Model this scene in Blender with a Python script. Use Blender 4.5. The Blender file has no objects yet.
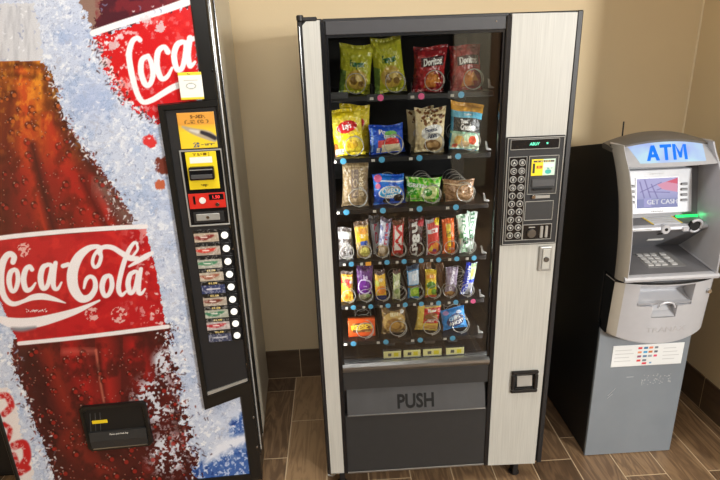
import bpy, bmesh, math, random
import numpy as np
from mathutils import Vector, Matrix

S = bpy.context.scene
COL = S.collection
PI = math.pi
random.seed(7)

# ------------------------------------------------------------------ camera
def make_camera():
    cd = bpy.data.cameras.new('camera'); cam = bpy.data.objects.new('camera', cd); COL.objects.link(cam)
    yaw, pitch, roll = .0385, .3349, -.0361
    f = Vector((math.sin(yaw)*math.cos(pitch), math.cos(yaw)*math.cos(pitch), -math.sin(pitch)))
    r = Vector((math.cos(yaw), -math.sin(yaw), 0)); u = r.cross(f)
    c, s = math.cos(roll), math.sin(roll)
    r, u = c*r + s*u, -s*r + c*u
    m = Matrix((r, u, -f)).transposed().to_4x4()
    m.translation = Vector((.1009, -1.7825, 1.7278))
    cam.matrix_world = m
    cd.sensor_width = 36; cd.lens = 537.84*36/720; cd.clip_start = .05
    S.camera = cam
make_camera()

# ------------------------------------------------------------------ light and exposure
def area(name, loc, target, sx, sy, power, col=(1, 1, 1), spread=None):
    l = bpy.data.lights.new(name, 'AREA'); l.shape = 'RECTANGLE'; l.size = sx; l.size_y = sy
    l.energy = power; l.color = col
    if spread: l.spread = spread
    o = bpy.data.objects.new(name, l); COL.objects.link(o); o.location = loc
    o.rotation_euler = (Vector(target) - Vector(loc)).to_track_quat('-Z', 'Y').to_euler()
    return o
area('ceiling_panel_light', (.05, -.75, 2.68), (.05, -.74, 0), 1.15, .55, 16, (1, 1, .99))
area('added_rear_fill', (1.9, -3.9, 2.68), (1.9, -4.4, 0), 1.2, .6, 40, (1, .99, .97))  # added lamp out of view, brightens the rear wall mirrored in the glass
area('added_front_fill', (.35, -3.5, 2.5), (.3, .8, .9), 2.0, .45, 17, (.98, .99, 1))  # added soft fill from the front, no known fixture
area('added_side_light', (3.3, -4.0, 1.9), (.9, .8, 1.4), .3, .5, 150, (1, .99, .96))  # added lamp without a known source, draws the shadow edge on wall_back
W = bpy.data.worlds.new('world'); S.world = W; W.use_nodes = True
W.node_tree.nodes['Background'].inputs[0].default_value = (.98, .98, 1, 1)
W.node_tree.nodes['Background'].inputs[1].default_value = .35
S.view_settings.view_transform = 'Standard'; S.view_settings.look = 'None'
S.view_settings.gamma = 1; S.view_settings.use_curve_mapping = False
S.view_settings.exposure = 0.06

# ------------------------------------------------------------------ colours and materials
def lin(c):
    c = np.asarray(c, float)/255.
    return np.where(c <= .04045, c/12.92, ((c+.055)/1.055)**2.4)
def L4(c): return tuple(float(x) for x in lin(c)) + (1,)

def newmat(name):
    m = bpy.data.materials.new(name); m.use_nodes = True
    return m, m.node_tree.nodes, m.node_tree.links, m.node_tree.nodes['Principled BSDF']
def setp(b, rough=.5, metal=0, spec=.5, coat=0):
    b.inputs['Roughness'].default_value = rough; b.inputs['Metallic'].default_value = metal
    b.inputs['Specular IOR Level'].default_value = spec; b.inputs['Coat Weight'].default_value = coat
def mat(name, c, rough=.5, metal=0, spec=.5, var=.06, scale=(30, 30, 30), bump=0, bscale=200, coat=0):
    """principled surface with a little procedural variation"""
    m, N, K, b = newmat(name); setp(b, rough, metal, spec, coat)
    tc = N.new('ShaderNodeTexCoord'); mp = N.new('ShaderNodeMapping'); mp.inputs['Scale'].default_value = scale
    nz = N.new('ShaderNodeTexNoise'); nz.inputs['Scale'].default_value = 1; nz.inputs['Detail'].default_value = 5
    K.new(tc.outputs['Object'], mp.inputs[0]); K.new(mp.outputs[0], nz.inputs['Vector'])
    mx = N.new('ShaderNodeMix'); mx.data_type = 'RGBA'
    c1 = lin(c)
    mx.inputs[6].default_value = tuple(float(x) for x in np.clip(c1*(1-var*2.2), 0, 1)) + (1,)
    mx.inputs[7].default_value = tuple(float(x) for x in np.clip(c1*(1+var*2.2), 0, 1)) + (1,)
    K.new(nz.outputs['Fac'], mx.inputs[0]); K.new(mx.outputs[2], b.inputs['Base Color'])
    if bump:
        n2 = N.new('ShaderNodeTexNoise'); n2.inputs['Scale'].default_value = bscale; n2.inputs['Detail'].default_value = 3
        K.new(tc.outputs['Object'], n2.inputs['Vector'])
        bp = N.new('ShaderNodeBump'); bp.inputs['Strength'].default_value = bump; bp.inputs['Distance'].default_value = .002
        K.new(n2.outputs['Fac'], bp.inputs['Height']); K.new(bp.outputs[0], b.inputs['Normal'])
    return m
def emat(name, c, s):
    m, N, K, b = newmat(name); setp(b, .3)
    b.inputs['Base Color'].default_value = L4(c); b.inputs['Emission Color'].default_value = L4(c)
    b.inputs['Emission Strength'].default_value = s
    return m
def artmat(name, rough=.35, spec=.5, emit=0, coat=0, detail=.0, dscale=300, bump=0):
    """printed artwork held in the mesh colours, with procedural grain over it"""
    m, N, K, b = newmat(name); setp(b, rough, 0, spec, coat)
    at = N.new('ShaderNodeAttribute'); at.attribute_name = 'art'
    out = at.outputs['Color']
    if detail or bump:
        tc = N.new('ShaderNodeTexCoord'); nz = N.new('ShaderNodeTexNoise')
        nz.inputs['Scale'].default_value = dscale; nz.inputs['Detail'].default_value = 4
        K.new(tc.outputs['Object'], nz.inputs['Vector'])
        if detail:
            mr = N.new('ShaderNodeMapRange'); mr.inputs[1].default_value = .3; mr.inputs[2].default_value = .7
            mr.inputs[3].default_value = 1-detail; mr.inputs[4].default_value = 1+detail
            K.new(nz.outputs['Fac'], mr.inputs[0])
            vm = N.new('ShaderNodeVectorMath'); vm.operation = 'SCALE'
            K.new(out, vm.inputs[0]); K.new(mr.outputs[0], vm.inputs[3]); out = vm.outputs[0]
        if bump:
            bp = N.new('ShaderNodeBump'); bp.inputs['Strength'].default_value = bump; bp.inputs['Distance'].default_value = .003
            K.new(nz.outputs['Fac'], bp.inputs['Height']); K.new(bp.outputs[0], b.inputs['Normal'])
    if not emit: K.new(out, b.inputs['Base Color'])
    else: b.inputs['Base Color'].default_value = (.03, .03, .03, 1)
    if emit:
        K.new(out, b.inputs['Emission Color']); b.inputs['Emission Strength'].default_value = emit
    return m

M = {}
M['black'] = mat('black_powder_coat', (27, 27, 29), .42, bump=.15, bscale=700)
M['black_gloss'] = mat('black_gloss_plastic', (20, 20, 22), .18)
M['black_matt'] = mat('black_matt_plastic', (26, 26, 28), .6)
M['black_bronze'] = mat('dark_bronze_black_trim', (25, 24, 22), .3)
M['charcoal'] = mat('charcoal_panel', (46, 47, 48), .38, bump=.2, bscale=900)
M['charcoal_light'] = mat('charcoal_flap', (70, 71, 73), .42, var=.1, scale=(14, 14, 14), bump=.15, bscale=900)
M['header'] = mat('grey_black_header', (56, 56, 59), .45, bump=.3, bscale=600)
M['cab_side'] = mat('taupe_cabinet_steel', (205, 196, 176), .35, var=.08, scale=(3, 3, 1))
M['chrome'] = mat('chrome', (205, 205, 205), .12, 1, var=.02)
M['steel'] = mat('brushed_steel', (170, 170, 168), .3, 1, var=.05)
M['wire'] = mat('spring_wire', (120, 118, 114), .28, .9)
M['wire_dark'] = mat('dark_spring_wire', (70, 69, 67), .28, .9)
M['steel_paint'] = mat('bright_grey_trim', (168, 168, 164), .3, .3)
M['wire_light'] = mat('bright_spring_wire', (182, 180, 172), .3, .3)
M['silver_plate'] = mat('silver_vinyl_panel', (184, 184, 178), .42, .0, var=.10, scale=(260, 260, 6))
M['white'] = mat('white_plastic', (225, 225, 222), .35)
M['atm_silver'] = mat('atm_silver_paint', (184, 186, 192), .34, .1, var=.03)
M['atm_beige'] = mat('atm_beige_shade_and_print', (170, 165, 154), .36, .1, var=.03)  # duller silver, side shading put into the colour; also the card's print lines
M['atm_crown'] = mat('atm_crown_grey', (112, 108, 102), .4, .2, var=.03)
M['atm_grey'] = mat('atm_blue_grey_door', (130, 138, 146), .38, .1, var=.05, scale=(8, 8, 8), bump=.1, bscale=900)
M['atm_dark'] = mat('atm_dark_grey_panel', (112, 112, 116), .4)
M['atm_key'] = mat('atm_keypad_plate', (128, 128, 128), .35)
M['atm_black'] = mat('atm_black_side', (22, 24, 27), .5)
M['atm_white'] = mat('atm_white_bezel', (196, 199, 206), .35)
M['grey_key'] = mat('grey_key_plastic', (190, 190, 190), .4)
M['interior'] = mat('machine_interior_black', (12, 12, 12), .5)
M['tray'] = mat('tray_dark_metal', (17, 17, 18), .4)
M['red'] = mat('red_panel', (205, 45, 35), .3)
M['yellow'] = mat('yellow_print', (238, 208, 40), .3)
M['tag_blue'] = mat('blue_dot_label', (88, 178, 222), .5)
M['tag_pink'] = mat('pink_dot_label', (235, 95, 150), .5)
M['tag_orange'] = mat('orange_label', (240, 165, 50), .5)
M['tag_white'] = mat('white_price_tag', (205, 200, 190), .5)
M['paint'] = mat('wall_paint_tan', (224, 204, 166), .75, var=.03, scale=(2, 2, 2), bump=.25, bscale=160)
M['caulk'] = mat('corner_sealant', (238, 222, 188), .6)
M['ceil'] = mat('ceiling_paint', (225, 220, 210), .9)
M['grout'] = mat('grout', (214, 192, 158), .9)
M['rear'] = mat('rear_wood_panelling', (150, 120, 92), .5, var=.25, scale=(6, 6, .8))
M['rear_grey'] = mat('rear_grey_column', (205, 198, 178), .6)
M['rear_dark'] = mat('near_black_panel', (14, 13, 12), .6)
M['seam'] = mat('dark_gap', (10, 10, 10), .8)
M['logo_grey'] = mat('faint_grey_lettering', (176, 176, 180), .4)
M['text_dark'] = mat('dark_lettering', (18, 18, 20), .5)
M['text_white'] = mat('white_lettering', (215, 215, 210), .5)
M['disp_text'] = emat('green_display_characters', (90, 215, 170), 1.6)
M['led_red'] = emat('red_led_characters', (255, 60, 60), .8)
M['sign_blue'] = emat('atm_sign_blue', (6, 96, 215), .7)
M['green_led'] = emat('green_lamp', (40, 240, 110), 1.4)
M['button_lit'] = emat('white_lit_button', (235, 235, 230), .5)
M['panel_lit'] = emat('ceiling_diffuser', (255, 250, 242), 1.6)
M['art'] = artmat('printed_art', .35)
M['art_pack'] = artmat('printed_foil_wrapper', .26, .6, bump=.25, dscale=120, detail=.05)
M['art_sign'] = artmat('printed_lexan_sign', .22, .5, detail=.10, dscale=330)
M['art_screen'] = artmat('lit_screen', .4, .1, emit=.72)

def wood_mat():
    m, N, K, b = newmat('wood_look_tile'); setp(b, .38, 0, .45)
    tc = N.new('ShaderNodeTexCoord'); at = N.new('ShaderNodeAttribute'); at.attribute_name = 'art'
    sep = N.new('ShaderNodeSeparateColor'); K.new(at.outputs['Color'], sep.inputs[0])
    cm = N.new('ShaderNodeCombineXYZ'); K.new(sep.outputs[0], cm.inputs[0]); K.new(sep.outputs[1], cm.inputs[1])
    sc = N.new('ShaderNodeVectorMath'); sc.operation = 'SCALE'; sc.inputs[3].default_value = 13; K.new(cm.outputs[0], sc.inputs[0])
    ad = N.new('ShaderNodeVectorMath'); K.new(tc.outputs['Object'], ad.inputs[0]); K.new(sc.outputs[0], ad.inputs[1])
    mp = N.new('ShaderNodeMapping'); mp.inputs['Scale'].default_value = (9, 1.3, 9); K.new(ad.outputs[0], mp.inputs[0])
    wv = N.new('ShaderNodeTexNoise'); wv.inputs['Scale'].default_value = 1.6; wv.inputs['Detail'].default_value = 7
    wv.inputs['Distortion'].default_value = 1.4; K.new(mp.outputs[0], wv.inputs['Vector'])
    # growth-ring lines
    mu = N.new('ShaderNodeMath'); mu.operation = 'MULTIPLY'; mu.inputs[1].default_value = 34; K.new(wv.outputs['Fac'], mu.inputs[0])
    sn = N.new('ShaderNodeMath'); sn.operation = 'SINE'; K.new(mu.outputs[0], sn.inputs[0])
    mr = N.new('ShaderNodeMapRange'); mr.inputs[1].default_value = -1; mr.inputs[2].default_value = 1
    mr.inputs[3].default_value = .06; mr.inputs[4].default_value = .34; K.new(sn.outputs[0], mr.inputs[0])
    a2 = N.new('ShaderNodeMath'); a2.operation = 'ADD'; K.new(mr.outputs[0], a2.inputs[0])
    m3 = N.new('ShaderNodeMath'); m3.operation = 'MULTIPLY'; m3.inputs[1].default_value = .6; K.new(sep.outputs[2], m3.inputs[0])
    K.new(m3.outputs[0], a2.inputs[1])
    a3 = N.new('ShaderNodeMath'); a3.operation = 'ADD'; K.new(a2.outputs[0], a3.inputs[0])
    n4 = N.new('ShaderNodeTexNoise'); n4.inputs['Scale'].default_value = 4; n4.inputs['Detail'].default_value = 6
    mp2 = N.new('ShaderNodeMapping'); mp2.inputs['Scale'].default_value = (30, 2, 30); K.new(ad.outputs[0], mp2.inputs[0]); K.new(mp2.outputs[0], n4.inputs['Vector'])
    m5 = N.new('ShaderNodeMath'); m5.operation = 'MULTIPLY'; m5.inputs[1].default_value = .3; K.new(n4.outputs['Fac'], m5.inputs[0]); K.new(m5.outputs[0], a3.inputs[1])
    cr = N.new('ShaderNodeValToRGB')
    e = cr.color_ramp.elements
    e[0].position = .1; e[0].color = L4((76, 60, 46)); e[1].position = .95; e[1].color = L4((166, 136, 102))
    x = cr.color_ramp.elements.new(.5); x.color = L4((116, 92, 70))
    K.new(a3.outputs[0], cr.inputs[0]); K.new(cr.outputs[0], b.inputs['Base Color'])
    return m
M['wood'] = wood_mat()
M['wood_base'] = mat('dark_wood_look_tile', (98, 80, 62), .4, var=.3, scale=(3, 3, 22))

def glass_mat():
    m = bpy.data.materials.new('clear_glass'); m.use_nodes = True
    N = m.node_tree.nodes; K = m.node_tree.links; N.clear()
    o = N.new('ShaderNodeOutputMaterial'); mx = N.new('ShaderNodeMixShader')
    tr = N.new('ShaderNodeBsdfTransparent'); tr.inputs[0].default_value = (.90, .90, .88, 1)
    gl = N.new('ShaderNodeBsdfGlossy'); gl.inputs['Roughness'].default_value = .015
    fr = N.new('ShaderNodeFresnel'); fr.inputs[0].default_value = 1.55
    K.new(fr.outputs[0], mx.inputs[0]); K.new(tr.outputs[0], mx.inputs[1]); K.new(gl.outputs[0], mx.inputs[2]); K.new(mx.outputs[0], o.inputs[0])
    return m
M['glass'] = glass_mat()

# ------------------------------------------------------------------ mesh helpers
ORG = {}                                   # frame origin of each thing's root
class MB:
    def __init__(s): s.bm = bmesh.new()
    def box(s, x0, x1, y0, y1, z0, z1, bev=0, seg=1):
        if x0 > x1: x0, x1 = x1, x0
        if y0 > y1: y0, y1 = y1, y0
        if z0 > z1: z0, z1 = z1, z0
        b = bmesh.new()
        bmesh.ops.create_cube(b, size=1)
        for v in b.verts: v.co = Vector(((x0+x1)/2+v.co.x*(x1-x0), (y0+y1)/2+v.co.y*(y1-y0), (z0+z1)/2+v.co.z*(z1-z0)))
        if bev: bmesh.ops.bevel(b, geom=b.edges[:], offset=bev, segments=seg, affect='EDGES', profile=.6)
        s.join(b); return s
    def join(s, b):
        me = bpy.data.meshes.new('t'); b.to_mesh(me); b.free(); s.bm.from_mesh(me); bpy.data.meshes.remove(me)
    def cyl(s, c, r, h, axis='y', n=20, bev=0, r2=None):
        b = bmesh.new(); bmesh.ops.create_cone(b, cap_ends=True, segments=n, radius1=r, radius2=r if r2 is None else r2, depth=h)
        if bev: bmesh.ops.bevel(b, geom=[e for e in b.edges if len(e.link_faces) == 2 and any(len(f.verts) > 4 for f in e.link_faces)], offset=bev, segments=2, affect='EDGES')
        R = {'y': Matrix.Rotation(PI/2, 4, 'X'), 'x': Matrix.Rotation(PI/2, 4, 'Y'), 'z': Matrix.Identity(4)}[axis]
        bmesh.ops.transform(b, matrix=Matrix.Translation(c) @ R, verts=b.verts); s.join(b); return s
    def prism(s, poly, a, b, axis='y'):
        """polygon extruded from a to b; poly = (x,z) for y, (y,z) for x, (x,y) for z"""
        f = {'y': lambda p, t: (p[0], t, p[1]), 'x': lambda p, t: (t, p[0], p[1]), 'z': lambda p, t: (p[0], p[1], t)}[axis]
        A = [s.bm.verts.new(f(p, a)) for p in poly]; B = [s.bm.verts.new(f(p, b)) for p in poly]
        n = len(poly); s.bm.faces.new(A); s.bm.faces.new(B[::-1])
        for i in range(n): s.bm.faces.new((A[i], B[i], B[(i+1) % n], A[(i+1) % n]))
        return s
    def tube(s, pts, r, n=6, cyc=False):
        pts = [Vector(p) for p in pts]; rings = []
        N_ = len(pts)
        for i, p in enumerate(pts):
            t = (pts[(i+1) % N_] - pts[i-1]) if cyc else (pts[min(i+1, N_-1)] - pts[max(i-1, 0)])
            t.normalize()
            ref = Vector((0, 0, 1)) if abs(t.z) < .9 else Vector((1, 0, 0))
            a = t.cross(ref).normalized(); b = t.cross(a)
            rr = r[i] if isinstance(r, (list, tuple)) else r
            rings.append([s.bm.verts.new(p + rr*(math.cos(2*PI*k/n)*a + math.sin(2*PI*k/n)*b)) for k in range(n)])
        for i in range(N_ if cyc else N_-1):
            A, B = rings[i], rings[(i+1) % N_]
            for k in range(n): s.bm.faces.new((A[k], A[(k+1) % n], B[(k+1) % n], B[k]))
        if not cyc: s.bm.faces.new(rings[0][::-1]); s.bm.faces.new(rings[-1])
        return s
    def frame(s, x0, x1, z0, z1, w, y0, y1, bev=0):
        s.box(x0, x1, y0, y1, z1-w, z1, bev); s.box(x0, x1, y0, y1, z0, z0+w, bev)
        s.box(x0, x0+w, y0, y1, z0+w, z1-w, bev); s.box(x1-w, x1, y0, y1, z0+w, z1-w, bev); return s
    def quadgrid(s, f, nu, nv, close=False):
        g = [[s.bm.verts.new(f(i/nu, j/nv)) for i in range(nu+1)] for j in range(nv+1)]
        for j in range(nv):
            for i in range(nu): s.bm.faces.new((g[j][i], g[j][i+1], g[j+1][i+1], g[j+1][i]))
        return g
    def build(s, name, m, parent=None, smooth=False, rot=None):
        bmesh.ops.recalc_face_normals(s.bm, faces=s.bm.faces[:])
        me = bpy.data.meshes.new(name); s.bm.to_mesh(me); s.bm.free()
        return link(name, me, m, parent, smooth)
def root_of(o):
    while o.parent: o = o.parent
    return o
def link(name, me, m, parent=None, smooth=False):
    o = bpy.data.objects.new(name, me); COL.objects.link(o)
    if m is not None: me.materials.append(M[m] if isinstance(m, str) else m)
    if smooth:
        me.polygons.foreach_set('use_smooth', [True]*len(me.polygons))
        me.set_sharp_from_angle(angle=math.radians(40))
    if parent is not None:
        o.parent = parent
        org = ORG.get(root_of(parent).name, Vector((0, 0, 0)))
        me.transform(Matrix.Translation(-org))
    return o
def tag(o, label, cat, group=None):
    o['label'] = label; o['category'] = cat
    if group: o['group'] = group
    return o
def thing(name, loc, label, cat, group=None, rotz=0, org=None):
    o = bpy.data.objects.new(name, None); COL.objects.link(o); o.location = loc; o.rotation_euler = (0, 0, rotz)
    o.empty_display_size = .05
    ORG[o.name] = Vector(loc) if org is None else Vector(org)
    return tag(o, label, cat, group)
def struct(o): o['kind'] = 'structure'; return o
def single(o, loc):
    """put the object's own origin at loc (its base)"""
    o.data.transform(Matrix.Translation(-Vector(loc))); o.location = loc; return o

_tri = {}
def text_tris(t, shear=0, off=0):
    k = (t, shear, off)
    if k not in _tri:
        cu = bpy.data.curves.new('t', 'FONT'); cu.body = t; cu.align_x = 'CENTER'; cu.shear = shear; cu.offset = off; cu.resolution_u = 3
        o = bpy.data.objects.new('t', cu); COL.objects.link(o); bpy.context.view_layer.update()
        me = bpy.data.meshes.new_from_object(o.evaluated_get(bpy.context.evaluated_depsgraph_get()))
        v = np.array([q.co[:2] for q in me.vertices]); me.calc_loop_triangles()
        tr = np.array([q.vertices[:] for q in me.loop_triangles])
        bpy.data.objects.remove(o); bpy.data.meshes.remove(me); bpy.data.curves.remove(cu)
        v[:, 1] -= (v[:, 1].min()+v[:, 1].max())/2; v[:, 0] -= (v[:, 0].min()+v[:, 0].max())/2
        v /= (v[:, 1].max()-v[:, 1].min())
        _tri[k] = (v, tr)
    return _tri[k]
def text(name, t, cx, cz, h, y, m, parent, depth=.0015, wscale=1, shear=0, off=.01, rot=0, tilt=None):
    """flat lettering, its face at y, h = height of the characters"""
    v, tr = text_tris(t, shear, off)
    bm = bmesh.new()
    c, s_ = math.cos(rot), math.sin(rot)
    vs = [bm.verts.new((cx + h*(p[0]*wscale*c - p[1]*s_), y, cz + h*(p[0]*wscale*s_ + p[1]*c))) for p in v]
    for a in tr:
        try: bm.faces.new([vs[i] for i in a])
        except ValueError: pass
    r = bmesh.ops.extrude_face_region(bm, geom=bm.faces[:])
    for q in r['geom']:
        if isinstance(q, bmesh.types.BMVert): q.co.y += depth
    if tilt:
        for q in bm.verts: q.co = Vector(tilt(q.co))
    mb = MB(); mb.bm = bm
    return mb.build(name, m, parent)

# ------------------------------------------------------------------ numpy noise and artwork
_rng = np.random.RandomState(3); _T = _rng.rand(256, 256)
def vn(x, y):
    xi = np.floor(x).astype(int); yi = np.floor(y).astype(int); fx = x-xi; fy = y-yi
    fx = fx*fx*(3-2*fx); fy = fy*fy*(3-2*fy)
    a = _T[xi & 255, yi & 255]; b = _T[(xi+1) & 255, yi & 255]; c = _T[xi & 255, (yi+1) & 255]; d = _T[(xi+1) & 255, (yi+1) & 255]
    return (a*(1-fx)+b*fx)*(1-fy)+(c*(1-fx)+d*fx)*fy
def fbm(x, y, o=4, s=0):
    r = 0; a = .5; t = 0
    for i in range(o): r = r + a*vn(x+s*17.3+i*5.1, y+s*9.7+i*3.3); t += a; x = x*2.03; y = y*2.03; a *= .55
    return r/t

class Art:
    """a small painter: x to the right, y up (or down when the caller's coordinates run down)"""
    def __init__(s, X, Y, c): s.X = X; s.Y = Y; s.img = np.empty(X.shape+(3,)); s.img[:] = c
    def over(s, a, c):
        a = np.clip(a, 0, 1)[..., None]; c = np.asarray(c, float); s.img = s.img*(1-a)+c*a
    def rect(s, x0, y0, x1, y1, c, e=None):
        s.over(((s.X >= x0) & (s.X <= x1) & (s.Y >= y0) & (s.Y <= y1)).astype(float), c)
    def ell(s, cx, cy, rx, ry, c, rot=0):
        dx, dy = s.X-cx, s.Y-cy; k, q = math.cos(rot), math.sin(rot)
        s.over((((dx*k+dy*q)/rx)**2+((-dx*q+dy*k)/ry)**2 <= 1).astype(float), c)
    def polymask(s, P, X=None, Y=None):
        X = s.X if X is None else X; Y = s.Y if Y is None else Y
        ins = np.zeros(X.shape, bool); n = len(P)
        for i in range(n):
            x0, y0 = P[i]; x1, y1 = P[(i+1) % n]
            if y0 == y1: continue
            ins ^= ((Y >= min(y0, y1)) & (Y < max(y0, y1)) & (X < x0+(Y-y0)*(x1-x0)/(y1-y0)))
        return ins
    def poly(s, P, c, X=None, Y=None): s.over(s.polymask(P, X, Y).astype(float), c)
    def brush(s, P, c, soft=.35):
        """stroke through (x, y, r), smoothed"""
        P = np.array(P, float)
        if len(P) > 2:
            Q = []
            n = len(P)
            for i in range(n-1):
                p0, p1, p2, p3 = P[max(i-1, 0)], P[i], P[i+1], P[min(i+2, n-1)]
                for t in np.linspace(0, 1, 6, endpoint=False):
                    Q.append(.5*((2*p1)+(-p0+p2)*t+(2*p0-5*p1+4*p2-p3)*t*t+(-p0+3*p1-3*p2+p3)*t**3))
            Q.append(P[-1]); P = np.array(Q)
        rm = P[:, 2].max()+1
        bb = np.where((s.X > P[:, 0].min()-rm) & (s.X < P[:, 0].max()+rm) & (s.Y > P[:, 1].min()-rm) & (s.Y < P[:, 1].max()+rm))
        x, y = s.X[bb], s.Y[bb]; best = np.full(x.shape, -1e9)
        for a, b in zip(P[:-1], P[1:]):
            d = b[:2]-a[:2]; l = d@d+1e-12
            t = np.clip(((x-a[0])*d[0]+(y-a[1])*d[1])/l, 0, 1)
            best = np.maximum(best, a[2]+(b[2]-a[2])*t-np.hypot(x-a[0]-t*d[0], y-a[1]-t*d[1]))
        al = np.clip(best/(2*soft)+.5, 0, 1)[:, None]
        s.img[bb] = s.img[bb]*(1-al)+np.array(c, float)*al
    def text(s, t, cx, cy, h, c, ws=1, shear=0, rot=0, off=.0, flip=1, bold=True):
        v, tr = text_tris(t, shear, off); k, q = math.cos(rot), math.sin(rot)
        v = v*np.array([ws, 1])*h
        V = np.stack([cx+v[:, 0]*k-v[:, 1]*q, cy+flip*(v[:, 0]*q+v[:, 1]*k)], 1)
        m = np.zeros(s.X.shape, bool)
        lo, hi = V.min(0), V.max(0)
        bb = np.where((s.X >= lo[0]) & (s.X <= hi[0]) & (s.Y >= lo[1]) & (s.Y <= hi[1])); x, y = s.X[bb], s.Y[bb]; mm = np.zeros(x.shape, bool)
        for a, b, d in tr:
            A, B, D = V[a], V[b], V[d]
            e = [(Q[0]-P_[0])*(y-P_[1])-(Q[1]-P_[1])*(x-P_[0]) for P_, Q in ((A, B), (B, D), (D, A))]
            mm |= ((e[0] >= 0) & (e[1] >= 0) & (e[2] >= 0)) | ((e[0] <= 0) & (e[1] <= 0) & (e[2] <= 0))
        m[bb] = mm
        if bold: m[:, 1:] |= m[:, :-1].copy()
        s.over(m.astype(float), c)
def paint(me, img):
    """img: one colour per vertex, sRGB 0-255"""
    a = me.color_attributes.new('art', 'FLOAT_COLOR', 'POINT')
    c = np.ones((len(me.vertices), 4), np.float32); c[:, :3] = lin(np.clip(img.reshape(-1, 3), 0, 255))
    a.data.foreach_set('color', c.ravel())
def gridmesh(name, P, nu, nv):
    me = bpy.data.meshes.new(name)
    idx = np.arange((nu+1)*(nv+1)).reshape(nv+1, nu+1)
    q = np.stack([idx[:-1, :-1], idx[:-1, 1:], idx[1:, 1:], idx[1:, :-1]], -1).reshape(-1, 4)
    me.vertices.add(len(P)); me.vertices.foreach_set('co', np.asarray(P, np.float32).ravel())
    me.loops.add(q.size); me.loops.foreach_set('vertex_index', q.ravel().astype(np.int32))
    me.polygons.add(len(q)); me.polygons.foreach_set('loop_start', (np.arange(len(q))*4).astype(np.int32))
    me.update(calc_edges=True); return me
def plate(name, x0, x1, z0, z1, y, res, fn, m, parent, bg=(255, 255, 255), th=.0012, warp=None):
    """printed flat plate facing -y with a real thickness; fn paints on an Art with x, y in 0..1"""
    nu = max(2, int((x1-x0)/res)); nv = max(2, int((z1-z0)/res))
    U, V = np.meshgrid(np.linspace(0, 1, nu+1), np.linspace(0, 1, nv+1))
    a = Art(U, V, bg); fn(a)
    X = x0+(x1-x0)*U; Z = z0+(z1-z0)*V; Yy = np.full(U.shape, y)
    P = np.stack([X, Yy, Z], -1).reshape(-1, 3)
    me = gridmesh(name, P, nu, nv)
    bm = bmesh.new(); bm.from_mesh(me)
    lay = bm.verts.layers.float_color.new('art')
    c = lin(np.clip(a.img.reshape(-1, 3), 0, 255)); bm.verts.ensure_lookup_table()
    for i, v in enumerate(bm.verts): v[lay] = (c[i, 0], c[i, 1], c[i, 2], 1)
    ed = [e for e in bm.edges if e.is_boundary]
    r = bmesh.ops.extrude_edge_only(bm, edges=ed)
    for q in r['geom']:
        if isinstance(q, bmesh.types.BMVert): q.co.y += th
    if warp:
        for q in bm.verts: q.co = Vector(warp(q.co))
    bm.to_mesh(me); bm.free()
    return link(name, me, m, parent)

# ================================================================== SETTING
RX, BY, LX, FY, CZ = 1.85, .8704, -2.0, -5.2, 2.75
def floor_mesh():
    me = bpy.data.meshes.new('floor'); bm = bmesh.new(); lay = bm.verts.layers.float_color.new('art')
    # grout bed
    vs = [bm.verts.new(p) for p in ((LX-.1, FY-.1, -.02), (4.2, FY-.1, -.02), (4.2, BY+.1, -.02), (LX-.1, BY+.1, -.02))]
    # slab body, its top the grout surface
    for v in vs: v[lay] = (0, 0, 0, 1)
    tv = [bm.verts.new((v.co.x, v.co.y, -.0012)) for v in vs]
    for v in tv: v[lay] = (0, 0, 0, 1)
    bm.faces.new(vs[::-1]); bm.faces.new(tv)
    for i in range(4): bm.faces.new((vs[i], vs[(i+1) % 4], tv[(i+1) % 4], tv[i]))
    for f in bm.faces: f.material_index = 1
    rnd = random.Random(11); L = .52; g = .0026
    known = {-7: .22, -6: .477, -5: .1, 0: .1, 1: .237, 2: -.02, 3: .3, 4: -.02}
    for k in range(-15, 19):
        x0 = .893+.18*k; off = known.get(k, rnd.random()*L) % L
        a = off-L*12
        while a < BY+.1:
            if a+L > FY:
                r = (rnd.random(), rnd.random(), rnd.random()*.75 if k != -6 else .9, 1)
                q = [bm.verts.new(p) for p in ((x0+g, a+g, 0), (x0+.18-g, a+g, 0), (x0+.18-g, a+L-g, 0), (x0+g, a+L-g, 0))]
                b = [bm.verts.new((v.co.x, v.co.y, -.0012)) for v in q]
                for v in q+b: v[lay] = r
                bm.faces.new(q)
                for i in range(4): bm.faces.new((q[i], b[i], b[(i+1) % 4], q[(i+1) % 4]))
            a += L
    bm.to_mesh(me); bm.free()
    o = link('floor', me, 'wood'); me.materials.append(M['grout']); return struct(o)
floor_mesh()
struct(MB().box(LX-.1, RX+.1, BY, BY+.1, 0, CZ).build('wall_back', 'paint'))
struct(MB().box(RX, RX+.1, -.42, BY, 0, CZ).build('wall_right', 'paint'))  # front end, out of view, placed to cast the shadow edge on wall_back
struct(MB().box(LX-.1, LX, FY, BY, 0, CZ).build('wall_left', 'paint'))
mb = MB().box(LX-.1, 4.2, FY-.1, FY, 0, CZ); struct(mb.build('wall_front', 'rear'))
struct(MB().box(1.60, 2.05, FY, FY+.12, 0, CZ).build('trim_1', 'rear_grey'))
struct(MB().box(-1.9, 1.6, FY, FY+.03, 0, 2.5).build('dark_reflection_panel', 'rear_dark'))  # unseen dark sheet, put in to keep the glass reflection dark
struct(MB().box(4.1, 4.2, FY, BY, 0, CZ).build('wall_lobby', 'paint'))
struct(MB().box(LX-.1, 4.2, FY-.1, BY+.1, CZ, CZ+.1).build('ceiling', 'ceil'))
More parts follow.
